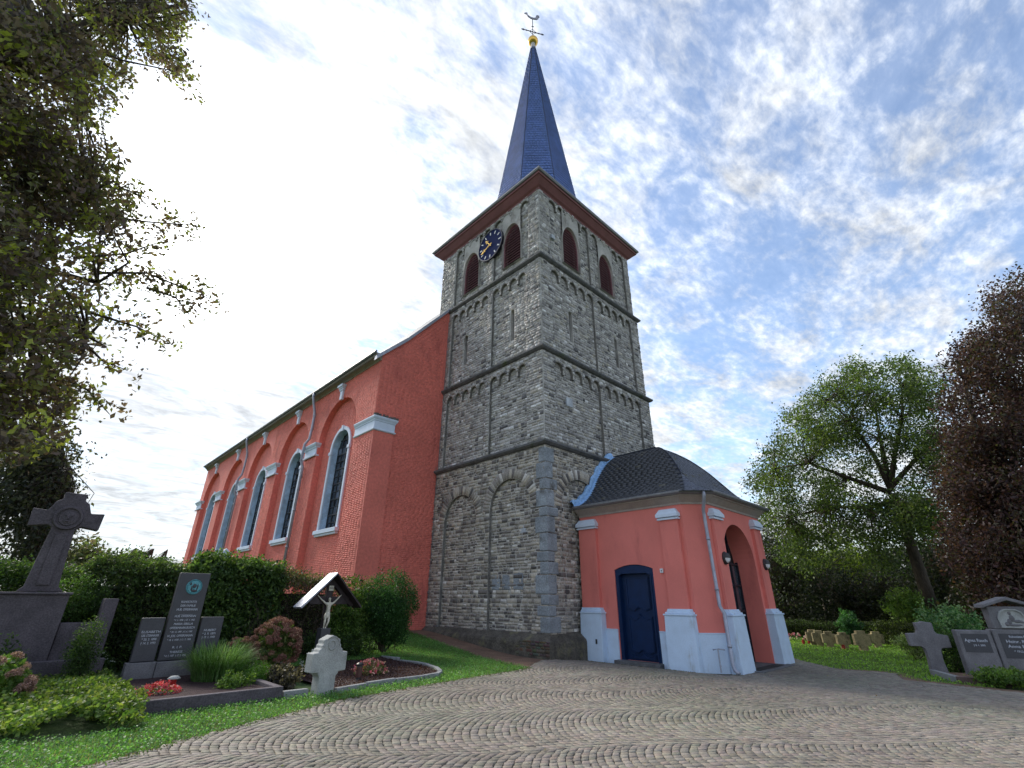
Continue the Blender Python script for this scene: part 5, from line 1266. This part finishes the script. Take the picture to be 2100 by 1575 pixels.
blades(t, 1900, .42, .85, .62, .0055, [(.10, .20, .05), (.14, .26, .09), (.07, .14, .035), (.2, .3, .14)])
shrub('moss_mound', 'low rounded green cushion plant at the right end of the dark kerb', 'cushion plant', (-9.0, .0, .12), (.35, .4, .28), 5000, .028, [(.05, .12, .02), (.08, .17, .03)], stems=1)
shrub('ground_plant', 'small fresh green leafy plant between ornamental grass and kerb', 'plant', (-9.45, -.5, .12), (.3, .25, .2), 1200, .05, LG, stems=2)
# -- sedum / hydrangea with brownish heads
def headbush(name, label, c, r, n, pal, lpal, hr=.065, cat='hydrangea'):
    t = thing(name, label, cat, (c[0], c[1], hgt(c[0], c[1]) - .04)); P = ball(2600, (0, 0, r[2]), np.array(r) * .95, .5); P = P[P[:, 2] > .02]
    leafmesh('foliage', P, .08, colors(len(P), lpal), M_LEAF, t, aspect=.6)
    q = ball(110, (0, 0, 0), (1, 1, .75), .75); q = q[q[:, 2] > -.35]; k = len(q)
    protos = []
    for v in range(4):
        Q, C = clusters(q * hr, 5, .008, pal); protos.append(qmesh('flower_head', *((lambda P_, s: (lambda V: (V, np.arange(len(V)).reshape(-1, 4)))((P_[:, None] + (RNG.normal(size=(len(P_), 4, 3)) * s)).reshape(-1, 3)))(Q, .007)), np.repeat(C, 4, 0))); protos[-1].materials.append(M_PETAL)
    D = ball(n * 3, (0, 0, 0), (1, 1, 1), .97); D = D[D[:, 2] > -.55][:n]
    for i, d in enumerate(D):
        o = bpy.data.objects.new('flower_head', protos[i % 4]); COL.objects.link(o); o.parent = t; o.location = (d[0] * r[0], d[1] * r[1], r[2] + d[2] * r[2]); o.rotation_euler = (random.uniform(-.5, .5), random.uniform(-.5, .5), random.uniform(0, 6)); s = random.uniform(.75, 1.35); o.scale = (s, s, s)
    return t
headbush('hydrangea', 'round hydrangea bush with faded reddish brown flower heads', (-8.15, 1.35), (.55, .5, .60), 120, [(.30, .13, .11), (.38, .19, .15), (.24, .10, .08), (.42, .27, .2)], [(.10, .17, .04), (.2, .22, .07), (.07, .1, .03)])
headbush('hydrangea', 'pale pink hydrangea with green leaves at the left picture edge', (-12.75, -.2), (.42, .5, .42), 45, [(.42, .25, .22), (.5, .33, .27), (.34, .2, .18)], LG, .07)
headbush('hydrangea', 'small brownish hydrangea half hidden behind the ornamental grass', (-8.95, 1.3), (.3, .3, .42), 28, [(.27, .13, .10), (.34, .18, .14)], [(.10, .15, .05), (.15, .18, .07)], .055)
# -- ground cover at left
P = RNG.uniform([-14.5, -2.9], [-11.1, 2.2], (9000, 2)); ed = -2.25 - .25 * np.sin(P[:, 0] * 2.2) - .1 * np.sin(P[:, 0] * 7)
P = P[P[:, 1] > ed]; zz_ = hgtv(P[:, 0], P[:, 1]) + .05 + .20 * np.clip((P[:, 1] - ed[:1].mean()) / .5, 0, 1) * (.6 + .4 * np.sin(P[:, 0] * 3.1) * np.sin(P[:, 1] * 2.7)) + RNG.uniform(-.03, .05, len(P))
Q, C = clusters(np.column_stack([P, zz_]), 5, .035, YG + LG); o = leafmesh('ground_cover', Q, .06, C, M_LEAF, kind='stuff', flat=.3, aspect=.75); o['label'] = 'yellow green leafy ground cover on the left graves'
shrub('ground_plant', 'variegated pale green plant before the first kerb corner', 'plant', (-11.35, -1.2, .12), (.35, .4, .22), 1800, .06, YG, stems=2)
shrub('conical_shrub', 'small dark conical shrub in front of the large stone cross', 'shrub', (-11.65, 1.6, .5), (.26, .26, .6), 5000, .035, DG + MG, stems=3)
shrub('dark_shrub', 'low dark shrub left of the large cross pedestal', 'shrub', (-12.9, 1.5, .35), (.5, .4, .5), 3000, .05, DG, stems=3)
shrub('juniper', 'green juniper spreading over the side wall of the dark monument', 'shrub', (-11.95, 3.25, 1.35), (.65, .4, .55), 9000, .045, MG + [(.08, .16, .05)], stems=4)
for i, (x, y, lab) in enumerate(((-11.2, 3.0, 'small white flowering plant right of the monument end pillar'), (-7.25, 1.1, 'white flowering plant between pale stone cross and begonias'))):
    flowers('white_flowers', lab, (x, y, 0), (.35, .3, .35), 120, [(.7, .72, .68)], 900, DG + MG)
shrub('dark_foliage', 'dark curled foliage plant beside the pale stone cross', 'plant', (-8.5, -.4, .12), (.3, .5, .22), 2500, .06, [(.03, .03, .028), (.06, .055, .05), (.14, .12, .10)], stems=2)
b = MB(); b.box(-8.9, -8.45, -1.5, -1.38, -.1, .08); o = b.obj('kerb_stone', M_KERB, bevel=.01); tag(o, 'short pale kerb stone between dark kerb and pale stone cross', 'kerb stone')

# -- hedges behind the graves
HB = [(.06, .085, .033), (.085, .115, .042), (.042, .055, .028)]
def H2(a, D): p = W(a, 1227, D); return (p[0], p[1])
hedgebox('hedge', 'feathery green hedge behind the large dark cross', 'hedge', H2(-60, 16.5), H2(175, 16.2), 1.1, 1.95, 16000, .07, MG + DG, group='hedges behind the graves')
hedgebox('hedge', 'dark hedge with pale leaf tips behind the tall grave slab', 'hedge', H2(165, 16.0), H2(385, 16.0), 1.1, 2.15, 24000, .075, DG + HB + [(.12, .18, .05)], group='hedges behind the graves')
hedgebox('hedge', 'broad laurel hedge below the church windows right of the slab', 'hedge', H2(385, 16.2), H2(568, 16.4), 1.1, 2.28, 20000, .10, DG + MG + [(.13, .20, .05)], group='hedges behind the graves')
hedgebox('hedge', 'thinning brown twiggy hedge left of the wooden crucifix', 'hedge', H2(560, 16.6), H2(690, 16.8), .8, 2.0, 9000, .06, [(.10, .075, .06), (.14, .10, .08), (.06, .06, .03), (.10, .15, .04)], group='hedges behind the graves')
shrub('shrub', 'light variegated shrub directly behind the wooden crucifix', 'shrub', W(715, 1262, 16.6), (.75, .6, .85), 7000, .08, LG + MG, z0=.2, stems=8)
lt = W(793, 1262, 17.0)
ls = shrub('laurel_bush', 'large round dark green laurel bush between crucifix and tower', 'shrub', (lt[0], lt[1], 1.22), (.88, .8, 1.0), 26000, .06, [(.03, .085, .025), (.045, .115, .03), (.06, .14, .04), (.025, .06, .02)], z0=.15, stems=14)
shrub('ground_plant', 'low green plants at the foot of the tower wall', 'plant', (-2.6, 6.3, .55), (.9, .35, .28), 4000, .06, [(.05, .12, .03), (.08, .18, .04)], stems=3)
shrub('ground_plant', 'dark green plants under the laurel bush beside the mulch bed', 'plant', (-5.7, 3.0, .35), (1.2, .5, .40), 6000, .06, DG + MG, stems=6)
b = MB()
for _ in range(70):
    x = random.uniform(-8.5, -3.6); y = 3.1 + random.uniform(-.2, .5) + (x + 8) * .05; b.tube([(x, y, .1), (x + random.uniform(-.2, .2), y - .1, random.uniform(.5, .9)), (x + random.uniform(-.35, .35), y - .15, random.uniform(1.0, 1.6))], [.012, .008, .004], 4)
o = b.obj('twigs', M_BARK); tag(o, kind='stuff')
# unidentified white upright piece behind hedge, shaped here as a small cross
wp = W(440, 1225, 17.5); t = thing('white_upright_piece', 'small white ornate upright piece rising just above the laurel hedge', 'grave cross', (wp[0], wp[1], .3))
b = MB(); cr = [(-.05, 0), (-.05, 2.2), (-.12, 2.28), (-.05, 2.33), (-.16, 2.38), (-.16, 2.5), (-.06, 2.52), (-.09, 2.62), (0, 2.7), (.09, 2.62), (.06, 2.52), (.16, 2.5), (.16, 2.38), (.05, 2.33), (.12, 2.28), (.05, 2.2), (.05, 0)]
b.prism(cr, (1, 0, 0), (0, 0, 1), (0, 1, 0), -.05, .05); b.obj('cross', M_WHITE, t, bevel=.01)

# ==================================================================== TREES
def tree(name, label, base, D, blobs, trunk, pal, size, per, n_per_area, spread, jitD, group=None, limbs=(), twigs=(), tr0=.3, shell=0.0, droop=0.0, clump=-.14):
    """crown built of leaf clusters in volume lobes (px, py, r_px) at range D; trunk: list of (px,py)"""
    bp = Vector(base); t = thing(name, label, 'tree', bp, group); Bn = np.array(bp)
    cs = []
    for x, y, r, *rest in blobs:
        dens = rest[0] if rest else 1.0; k = int(n_per_area * r * r * dens)
        a = RNG.uniform(0, 6.283, k); q = np.sqrt(RNG.uniform(shell, 1, k)); dd = D + RNG.uniform(-1, 1, k) * jitD * np.sqrt(1 - q * q * .8)
        for i in range(k): cs.append(W(x + r * q[i] * math.cos(a[i]), y + r * q[i] * math.sin(a[i]), dd[i]))
    cs = np.array(cs); fq = 1.15 if D < 12 else .62
    nz = np.array([mnoise.noise(Vector(c * fq)) + .5 * mnoise.noise(Vector(c * fq * 2.3)) for c in cs]); cs = cs[nz > clump + RNG.uniform(-.08, .08, len(nz))]
    P, C = clusters(cs, per, spread, pal)
    leafmesh('crown', P - Bn, size, C, M_LEAF, t, droop=droop)
    tp = [np.array(p) - Bn for p in trunk]; b = MB(); b.tube(tp, list(np.linspace(tr0, tr0 * .45, len(tp))), 10); b.obj('trunk', M_BARK, t, smooth=True)
    fork = tp[-1]
    for L_ in limbs:
        pts = [(q if isinstance(q, np.ndarray) else np.array(W(*q))) - Bn for q in L_]; b = MB(); b.tube(pts, list(np.linspace(tr0 * .42, tr0 * .08, len(pts))), 6); b.obj('limb', M_BARK, t, smooth=True)
    b = MB()
    for i in RNG.integers(0, len(cs), min(len(cs), 700)):
        e = cs[i] - Bn; j = RNG.integers(0, len(limbs)) if limbs else None
        if j is not None:
            Ls = limbs[j]; q = min(((u_ if isinstance(u_, np.ndarray) else np.array(W(*u_))) - Bn for L2 in limbs for u_ in L2), key=lambda p: np.linalg.norm(p - e))
        else: q = fork
        if np.linalg.norm(q - e) > size * 40: continue
        b.tube([q, (q + e) / 2 + RNG.normal(size=3) * .08 * np.linalg.norm(q - e), e], [tr0 * .07, tr0 * .045, tr0 * .02], 4)
    b.obj('twigs', M_BARK, t)['kind'] = 'stuff'
    for pts in twigs:                  # leafy outer sprays
        Q = [np.array(W(*p)) for p in pts]; b = MB(); b.tube([q - Bn for q in Q], list(np.linspace(.022, .005, len(Q))), 5); s_ = b.obj('branch', M_BARK, t)
        cen = []
        for p, q in zip(Q[:-1], Q[1:]):
            L2 = np.linalg.norm(q - p); k = int(L2 * 62)
            for _ in range(k): cen.append(p + (q - p) * RNG.uniform() + RNG.normal(size=3) * np.array([.12, .12, .085]))
        P, C = clusters(np.array(cen), 4, .045, pal); leafmesh('leaves', P - Bn, size, C, M_LEAF, s_)
    return t
BEECH = [(.10, .105, .055), (.14, .15, .06), (.105, .075, .07), (.13, .09, .085), (.08, .062, .06), (.16, .125, .105), (.26, .29, .06)]
lb = W(-1150, 1400, 7.5); lb[2] = -.1
lx, ly = lb[0], lb[1]
tree('beech_tree', 'tall beech with dense dark leaves overhanging the left graves', lb, 8.0,
     [(20, 60, 130), (150, 40, 120), (270, 30, 95), (345, 25, 52), (330, 90, 45), (372, 140, 24), (60, 200, 130), (190, 140, 75), (140, 270, 90, .9), (215, 330, 36), (60, 360, 110), (170, 390, 75), (215, 420, 50, .8), (40, 500, 100, .7), (140, 500, 70, .5), (235, 470, 42, .45), (60, 620, 100, .55), (150, 610, 70, .45), (235, 590, 40, .4), (60, 740, 100, .6), (140, 700, 55, .5), (60, 850, 95, .7), (130, 810, 50, .5), (-80, 300, 150, .6), (-80, 600, 150, .6), (-60, 860, 110, .7)],
     [lb, (lx, ly, 2.5), (lx + .1, ly + .1, 5.5), (lx + .1, ly + .2, 9)], BEECH, .080, 13, .030, .075, 1.8,
     limbs=[[np.array((lx, ly, 4.5)), (-330, 500, 8.5), (-100, 420, 8.4), (60, 380, 8.2), (180, 400, 8.0)], [np.array((lx, ly, 3.5)), (-330, 700, 8.5), (-100, 560, 8.2), (60, 545, 8.1), (200, 580, 8)], [np.array((lx, ly, 6.5)), (-300, 250, 8.4), (-60, 120, 8.2), (100, 60, 8.0), (260, 30, 7.9)], [np.array((lx, ly, 2.8)), (-330, 900, 8.5), (-80, 760, 8.3), (60, 690, 8.2), (180, 690, 8.0)]],
     twigs=[[(180, 440, 8.0), (300, 455, 7.9), (408, 462, 7.8)], [(200, 560, 8), (300, 560, 7.9), (400, 600, 7.8), (452, 622, 7.8)], [(150, 530, 8), (260, 520, 7.9), (345, 490, 7.8)], [(180, 640, 8), (280, 670, 7.9), (355, 708, 7.9)], [(320, 110, 7.9), (370, 130, 7.9), (378, 185, 7.9)], [(170, 700, 8), (210, 740, 8), (262, 760, 8)], [(200, 380, 8), (260, 390, 8), (310, 410, 8)], [(300, 590, 7.9), (360, 610, 7.9), (392, 650, 7.9)], [(300, 20, 8), (360, 10, 8), (398, 20, 8)], [(140, 780, 8), (180, 800, 8), (225, 850, 8)]], tr0=.32)
cbp = W(40, 1180, 24); cbp[2] = .2
tree('yew_tree', 'dark evergreen tree standing behind the large stone cross', cbp, 24, [(10, 1000, 90), (70, 980, 70), (120, 960, 42), (60, 1080, 90), (110, 1040, 55, .8), (20, 1130, 80), (150, 930, 22), (90, 1130, 60), (40, 920, 60), (100, 910, 50)],
     [cbp, cbp + np.array([0, 0, 3]), cbp + np.array([0, 0, 6])], [(.030, .036, .026), (.045, .05, .034), (.022, .027, .02), (.07, .075, .045)], .16, 12, .03, .26, 2.5, tr0=.3)
def small_tree(name, label, px, pyb, D, blobs, pal, size, n, spread, jit, group=None, h=3, tr0=.2):
    b_ = W(px, pyb, D); b_[2] = 0.0 if px < 1000 else -.25
    return tree(name, label, b_, D, blobs, [b_, b_ + np.array([0, 0, h])], pal, size, 10, n, spread, jit, tr0=tr0, group=group)
small_tree('round_tree', 'distant round tree beside the shaft of the large dark cross', 180, 1227, 45, [(178, 1140, 26), (160, 1160, 22), (195, 1155, 16)], [(.09, .12, .05), (.13, .15, .08), (.16, .13, .11)], .3, .14, .35, 2, h=4)
for px, top, lab in ((284, 1122, 'middle of the three distant poplars above the hedge'), (314, 1128, 'right one of the three distant poplars above the hedge'), (246, 1140, 'smallest left one of the three distant poplars')):
    small_tree('poplar', lab, px, 1227, 60, [(px - (i - 3) * 2.2, top + 4 + i * 8, 3.5 + i * 1.3) for i in range(6)], DG + [(.07, .08, .05)], .35, .5, .25, .8, group='distant poplars', h=6, tr0=.15)
# right side
OAK = [(.07, .115, .035), (.095, .145, .04), (.05, .08, .03), (.14, .19, .05), (.04, .065, .026)]
ob = W(1925, 1290, 33); ob[2] = -.25
oz = lambda z: (ob[0], ob[1], z)
tree('maple_tree', 'spreading green tree with forked trunk in the lawn beyond the porch', ob, 33,
     [(1700, 850, 62), (1640, 900, 52), (1590, 965, 40), (1565, 985, 26), (1600, 1050, 46), (1660, 1000, 58, .8), (1720, 930, 60, .8), (1770, 800, 52), (1840, 790, 52), (1900, 800, 45), (1880, 880, 60, .8), (1930, 930, 50), (1800, 880, 60, .7), (1740, 1020, 58, .8), (1640, 1110, 24), (1880, 1000, 40, .6), (1670, 1070, 42), (1790, 1070, 46), (1750, 760, 22), (1690, 790, 22), (1620, 850, 16), (1540, 1000, 14), (1575, 925, 12), (1860, 755, 16), (1655, 820, 12), (1800, 950, 44, .5), (1700, 1110, 40), (1850, 1060, 50), (1620, 1130, 26), (1900, 1070, 50), (1830, 1130, 50, .8), (1660, 1150, 22)],
     [ob, oz(2.5), oz(5), oz(7.0)], OAK, .15, 17, .135, .25, 4.2,
     limbs=[[(1825, 1000, 33), (1790, 930, 33), (1740, 860, 32.5), (1700, 820, 32)], [(1826, 1005, 33), (1835, 930, 33), (1850, 860, 33), (1850, 790, 33)], [(1826, 1010, 33), (1740, 980, 32.5), (1660, 950, 32), (1590, 960, 32)], [(1826, 1000, 33), (1880, 940, 33), (1920, 900, 33.5)], [(1835, 1030, 33), (1780, 1040, 33), (1700, 1040, 32), (1620, 1060, 31)], [(1826, 1000, 33), (1805, 900, 34), (1790, 800, 34)]], tr0=.36, clump=-.07)
cb = W(2330, 1290, 27); cb[2] = -.25
tree('copper_beech', 'dark copper beech tree at the right picture edge', cb, 27,
     [(2070, 640, 50), (2085, 740, 90), (2010, 720, 42), (1965, 745, 26), (1990, 800, 48), (2060, 860, 95), (1990, 900, 60), (2080, 970, 100), (2000, 990, 70), (2090, 1090, 110), (2020, 1080, 70), (2035, 600, 16), (1945, 840, 24), (2095, 580, 22), (1960, 1000, 40), (1985, 1120, 60), (2080, 1180, 90)],
     [cb, cb + np.array([0, 0, 4]), cb + np.array([0, 0, 9])], [(.07, .033, .038), (.045, .025, .03), (.09, .048, .045), (.055, .05, .03), (.038, .024, .03)], .14, 13, .10, .24, 3.0,
     limbs=[[(2050, 1000, 27), (2060, 850, 27), (2080, 700, 27)], [(2050, 1000, 27), (2000, 880, 27), (1975, 780, 27)]], tr0=.4, clump=-.24)
EV = [(.020, .030, .018), (.030, .042, .022), (.014, .020, .014), (.042, .052, .028)]
for lab, px, D, bl in (('dark evergreen thicket just right of the porch roof', 1620, 40, [(1575, 1090, 42), (1610, 1140, 52), (1590, 1190, 55), (1560, 1240, 55), (1640, 1210, 55), (1620, 1260, 50), (1585, 1120, 35)]),
                       ('dark undergrowth below the spreading green tree', 1760, 41, [(1700, 1220, 52), (1760, 1215, 55), (1820, 1200, 60), (1720, 1262, 40), (1800, 1260, 40)]),
                       ('dark shrub mass between green tree and copper beech', 1940, 38, [(1900, 1180, 62), (1960, 1200, 70), (1900, 1245, 45), (1990, 1240, 60), (1940, 1130, 50)]),
                       ('brownish dark bushes behind the right grave monument', 2060, 30, [(2040, 1210, 60), (2095, 1220, 60), (2000, 1250, 50), (2060, 1260, 50)])):
    small_tree('evergreen_thicket', lab, px, 1285, D, bl, EV if 'brownish' not in lab else [(.05, .04, .025), (.03, .025, .02), (.02, .03, .015)], .18, .09, .28, 3, group='dark thickets at the edge of the churchyard', h=2)
small_tree('bright_tree', 'yellow green tree glowing in the gap behind the porch', 1690, 1240, 44, [(1690, 1145, 26), (1730, 1120, 45), (1780, 1140, 40), (1665, 1165, 16), (1750, 1180, 30), (1640, 1095, 16)], [(.13, .19, .03), (.20, .26, .04), (.09, .13, .03)], .24, .06, .3, 2.5, h=2)
# far wood behind everything on the right
wd_ = hedgebox('woodland', 'dark line of woodland closing the view on the right', 'woodland', (lambda p: (p[0], p[1]))(W(1500, 1230, 60)), (lambda p: (p[0], p[1]))(W(2350, 1230, 42)), 4, 4.6, 30000, .30, EV + [(.05, .07, .03)], zb=-.5, wob=.7, per=10)
# clipped low hedges
hedgebox('clipped_hedge', 'low clipped dark hedge behind the yellowish crosses', 'hedge', H2(1585, 36), H2(1785, 34), .9, .50, 16000, .07, [(.03, .045, .018), (.02, .03, .014), (.07, .12, .03)], group='clipped hedges on the far side of the lawn', zb=-.3, wob=.02)
hedgebox('clipped_hedge', 'low clipped hedge ending at the trunk of the green tree', 'hedge', H2(1790, 33), H2(1905, 31), .9, .62, 12000, .07, [(.03, .045, .018), (.02, .03, .014), (.09, .13, .03)], group='clipped hedges on the far side of the lawn', zb=-.3, wob=.02)
def rshrub(lab, px, py, D, rx, rz_, n, size, pal, name='shrub', cat='shrub'):
    c = W(px, py, D); return shrub(name, lab, cat, c, (rx, rx, rz_), n, size, pal, z0=-.3, stems=4)
rshrub('bright green shrub behind the clipped hedge by the tree trunk', 1868, 1258, 33, 1.1, .9, 4000, .13, LG)
rshrub('small glossy green shrub standing behind the yellowish crosses', 1742, 1290, 31, .55, .75, 1800, .12, [(.05, .13, .05), (.08, .2, .08)])
rshrub('pale leafed low plant near the dark stone cross', 1872, 1325, 25, .6, .35, 1400, .09, [(.30, .36, .16), (.2, .28, .1)], 'low_plant', 'plant')
rshrub('glossy light green shrub behind the dark stone cross', 1948, 1292, 23, .8, .75, 3500, .09, [(.06, .15, .06), (.12, .24, .1), (.2, .3, .16)])
rshrub('dark shrub between stone cross and double grave monument', 1962, 1345, 21, .55, .75, 2500, .07, DG)
rshrub('green ornamental grass tuft over the right grave kerb', 2060, 1388, 18.6, .7, .14, 2500, .07, LG, 'grass_tuft', 'plant')
# yellowish crosses
for i, (px, pyb, wpx, D, lab) in enumerate(((1670, 1321, 13, 30, 'leftmost yellow lichened stone cross in the row on the lawn'), (1683, 1322, 16, 29.4, 'second yellow stone cross from the left, partly overlapped'), (1704, 1326, 20, 28.8, 'third stone cross from the left with dark green shaded side'), (1733, 1328, 25, 28.3, 'brown and yellow stone cross with a small red light at its foot'), (1772, 1331, 32, 27.8, 'widest brownish yellow stone cross of the lawn row'), (1801, 1323, 18, 30, 'rightmost yellow stone cross set back near the hedge'))):
    p = W(px, pyb, D); t = thing('stone_cross', lab, 'grave cross', (p[0], p[1], -.28), 'squat stone crosses on the lawn', rz=R(-62 if i not in (3, 4) else -48))
    b = MB(); s = .78 if i != 4 else .9; cr = [(-.17, 0), (-.17, .22), (-.36, .24), (-.36, .72), (-.2, .74), (-.2, .86), (.2, .86), (.2, .74), (.36, .72), (.36, .24), (.17, .22), (.17, 0)]
    b.prism([(x * s, y * s) for x, y in cr], (1, 0, 0), (0, 0, 1), (0, 1, 0), -.09, .10); b.obj('cross', M_YELLOWST, t, bevel=.015)
for k, (px, py) in enumerate(((1648, 1318), (1660, 1319), (1730, 1327))):
    p = W(px, py, 28.2 if k == 2 else 30.5); b = MB(); b.lathe(p[0], p[1], [(.001, -.28), (.07, -.28), (.06, -.1), (.001, -.09)], 10); o = b.obj('grave_light', M_REDPLASTIC); tag(o, ('small red grave light left of the row of yellow crosses', 'red grave light beside the leftmost yellow cross', 'red grave light at the foot of the brown stone cross')[k], 'grave light')
flowers('white_flowers', 'white and pink grave flowers beyond the right porch pillar', W(1632, 1306, 32), (.5, .5, .3), 200, [(.7, .6, .6), (.6, .2, .3)], 300, DG, .08)
# dark stone cross
t = thing('stone_cross', 'large dark grey stone cross standing at the lawn edge', 'grave cross', (7.1, -8.80, -.30), rz=R(-68))
b = MB(); cr = [(x * .82, y * .92) for x, y in [(-.24, 0), (-.20, .45), (-.22, .74), (-.32, .80), (-.62, .80), (-.64, 1.16), (-.32, 1.18), (-.28, 1.26), (-.30, 1.48), (-.14, 1.50), (-.06, 1.53), (.22, 1.49), (.22, 1.24), (.28, 1.18), (.58, 1.13), (.58, .79), (.3, .77), (.24, .70), (.22, .4), (.27, 0)]]
b.prism(cr, (1, 0, 0), (0, 0, 1), (0, 1, 0), -.12, .12); b.obj('cross', M_GRANITE2, t, bevel=.02)
# double grave monument
mp_ = G(2098, 1396); t = thing('grave_monument', 'double grave monument with relief of a kneeling figure under a small stone gable', 'monument', (mp_[0] + .5, mp_[1] + .3, -.28), rz=R(-58)); t.scale = (.93, .93, .93)
b = MB(); b.box(-1.0, -.08, -.12, .12, 0, 1.28); b.obj('slab', M_GRANITE2, t, bevel=.03)
b = MB(); b.box(-.06, 1.2, -.16, .16, 0, 1.32); b.box(.02, 1.12, -.15, .15, 1.321, 1.95); b.obj('slab', M_GRANITE2, t, bevel=.03)
b = MB(); b.prism([(-.12, 1.90), (-.10, 2.0), (.57, 2.22), (1.26, 2.0), (1.28, 1.90), (1.1, 1.96), (.57, 2.12), (.04, 1.96)], (1, 0, 0), (0, 0, 1), (0, 1, 0), -.24, .22); b.obj('stone_gable', M_GRANITE2, t, bevel=.02)
b = MB(); b.box(-.9, -.2, -.127, -.119, .68, 1.18); b.obj('plate', M_GRANITE, t); b = MB(); b.box(.06, 1.06, -.167, -.159, .55, 1.2); b.obj('plate', M_GRANITE, t)
textobj('Agnes Rauch', .12, t, -.55, 1.0, -.13, .58); textobj('† 8. 1. 2005', .07, t, -.5, .87, -.13, .3)
for s, z, h in (('Ruhestätte Fam.', 1.12, .09), ('Heinr. Rauch', .99, .12), ('Anna Rauch', .86, .12), ('* 1912  † 1984', .73, .08)): textobj(s, h, t, .56, z, -.17, .72 if h > .1 else .5)
fl = Frame((0, 0), (1, 0), (0, -1)); ol = [(.22, 1.36), (.2, 1.62), (.28, 1.80), (.42, 1.88), (.72, 1.88), (.86, 1.80), (.94, 1.62), (.92, 1.36)]
ce = (.57, 1.6); oi = [(ce[0] + (a - ce[0]) * .88, ce[1] + (z - ce[1]) * .86) for a, z in ol]
b = MB(); band(b, fl, oi, ol, .14, .19, close=True); rel = b.obj('relief', M_LIGHTST, t); b = MB(); b.add([fl.p(a, z, .156) for a, z in oi], [tuple(range(8))]); b.obj('relief_ground', M_LIGHTST, rel, fixn=False)
b = MB()
for x, z, r1, r2 in ((.55, 1.76, .045, .05), (.57, 1.62, .07, .10), (.70, 1.54, .12, .05), (.48, 1.52, .06, .09), (.60, 1.44, .2, .035), (.80, 1.52, .05, .035), (.40, 1.46, .06, .06)):
    b.lathe(0, 0, [(1, 0), (.8, .5), (.4, .85), (0, 1)], 10, tr=lambda p, x=x, z=z, r1=r1, r2=r2: (x + p[0] * r1, -.156 - p[2] * .03, z + p[1] * r2))
b.obj('relief_figure', M_GRANITE2, rel)
k0 = G(1965, 1397); t = thing('grave_border', 'reddish brown stone kerb in front of the double grave monument', 'grave border', (k0[0], k0[1], -.27), rz=R(-62))
b = MB(); b.box(0, 1.25, -.08, .07, -.05, .13); b.obj('kerb', material('brown_kerb', (.13, .085, .075), .8), t, bevel=.012); b = MB(); b.box(0, .13, .075, 1.6, -.05, .12); b.obj('kerb', M_KERB, t, bevel=.012)
b = MB(); b.box(.14, 2.5, .08, 1.6, -.05, .06); b.obj('soil', M_SOIL, t)
b = MB(); b.box(1.28, 2.8, -.12, .05, -.05, .09); b.obj('kerb', M_KERB, t, bevel=.012)
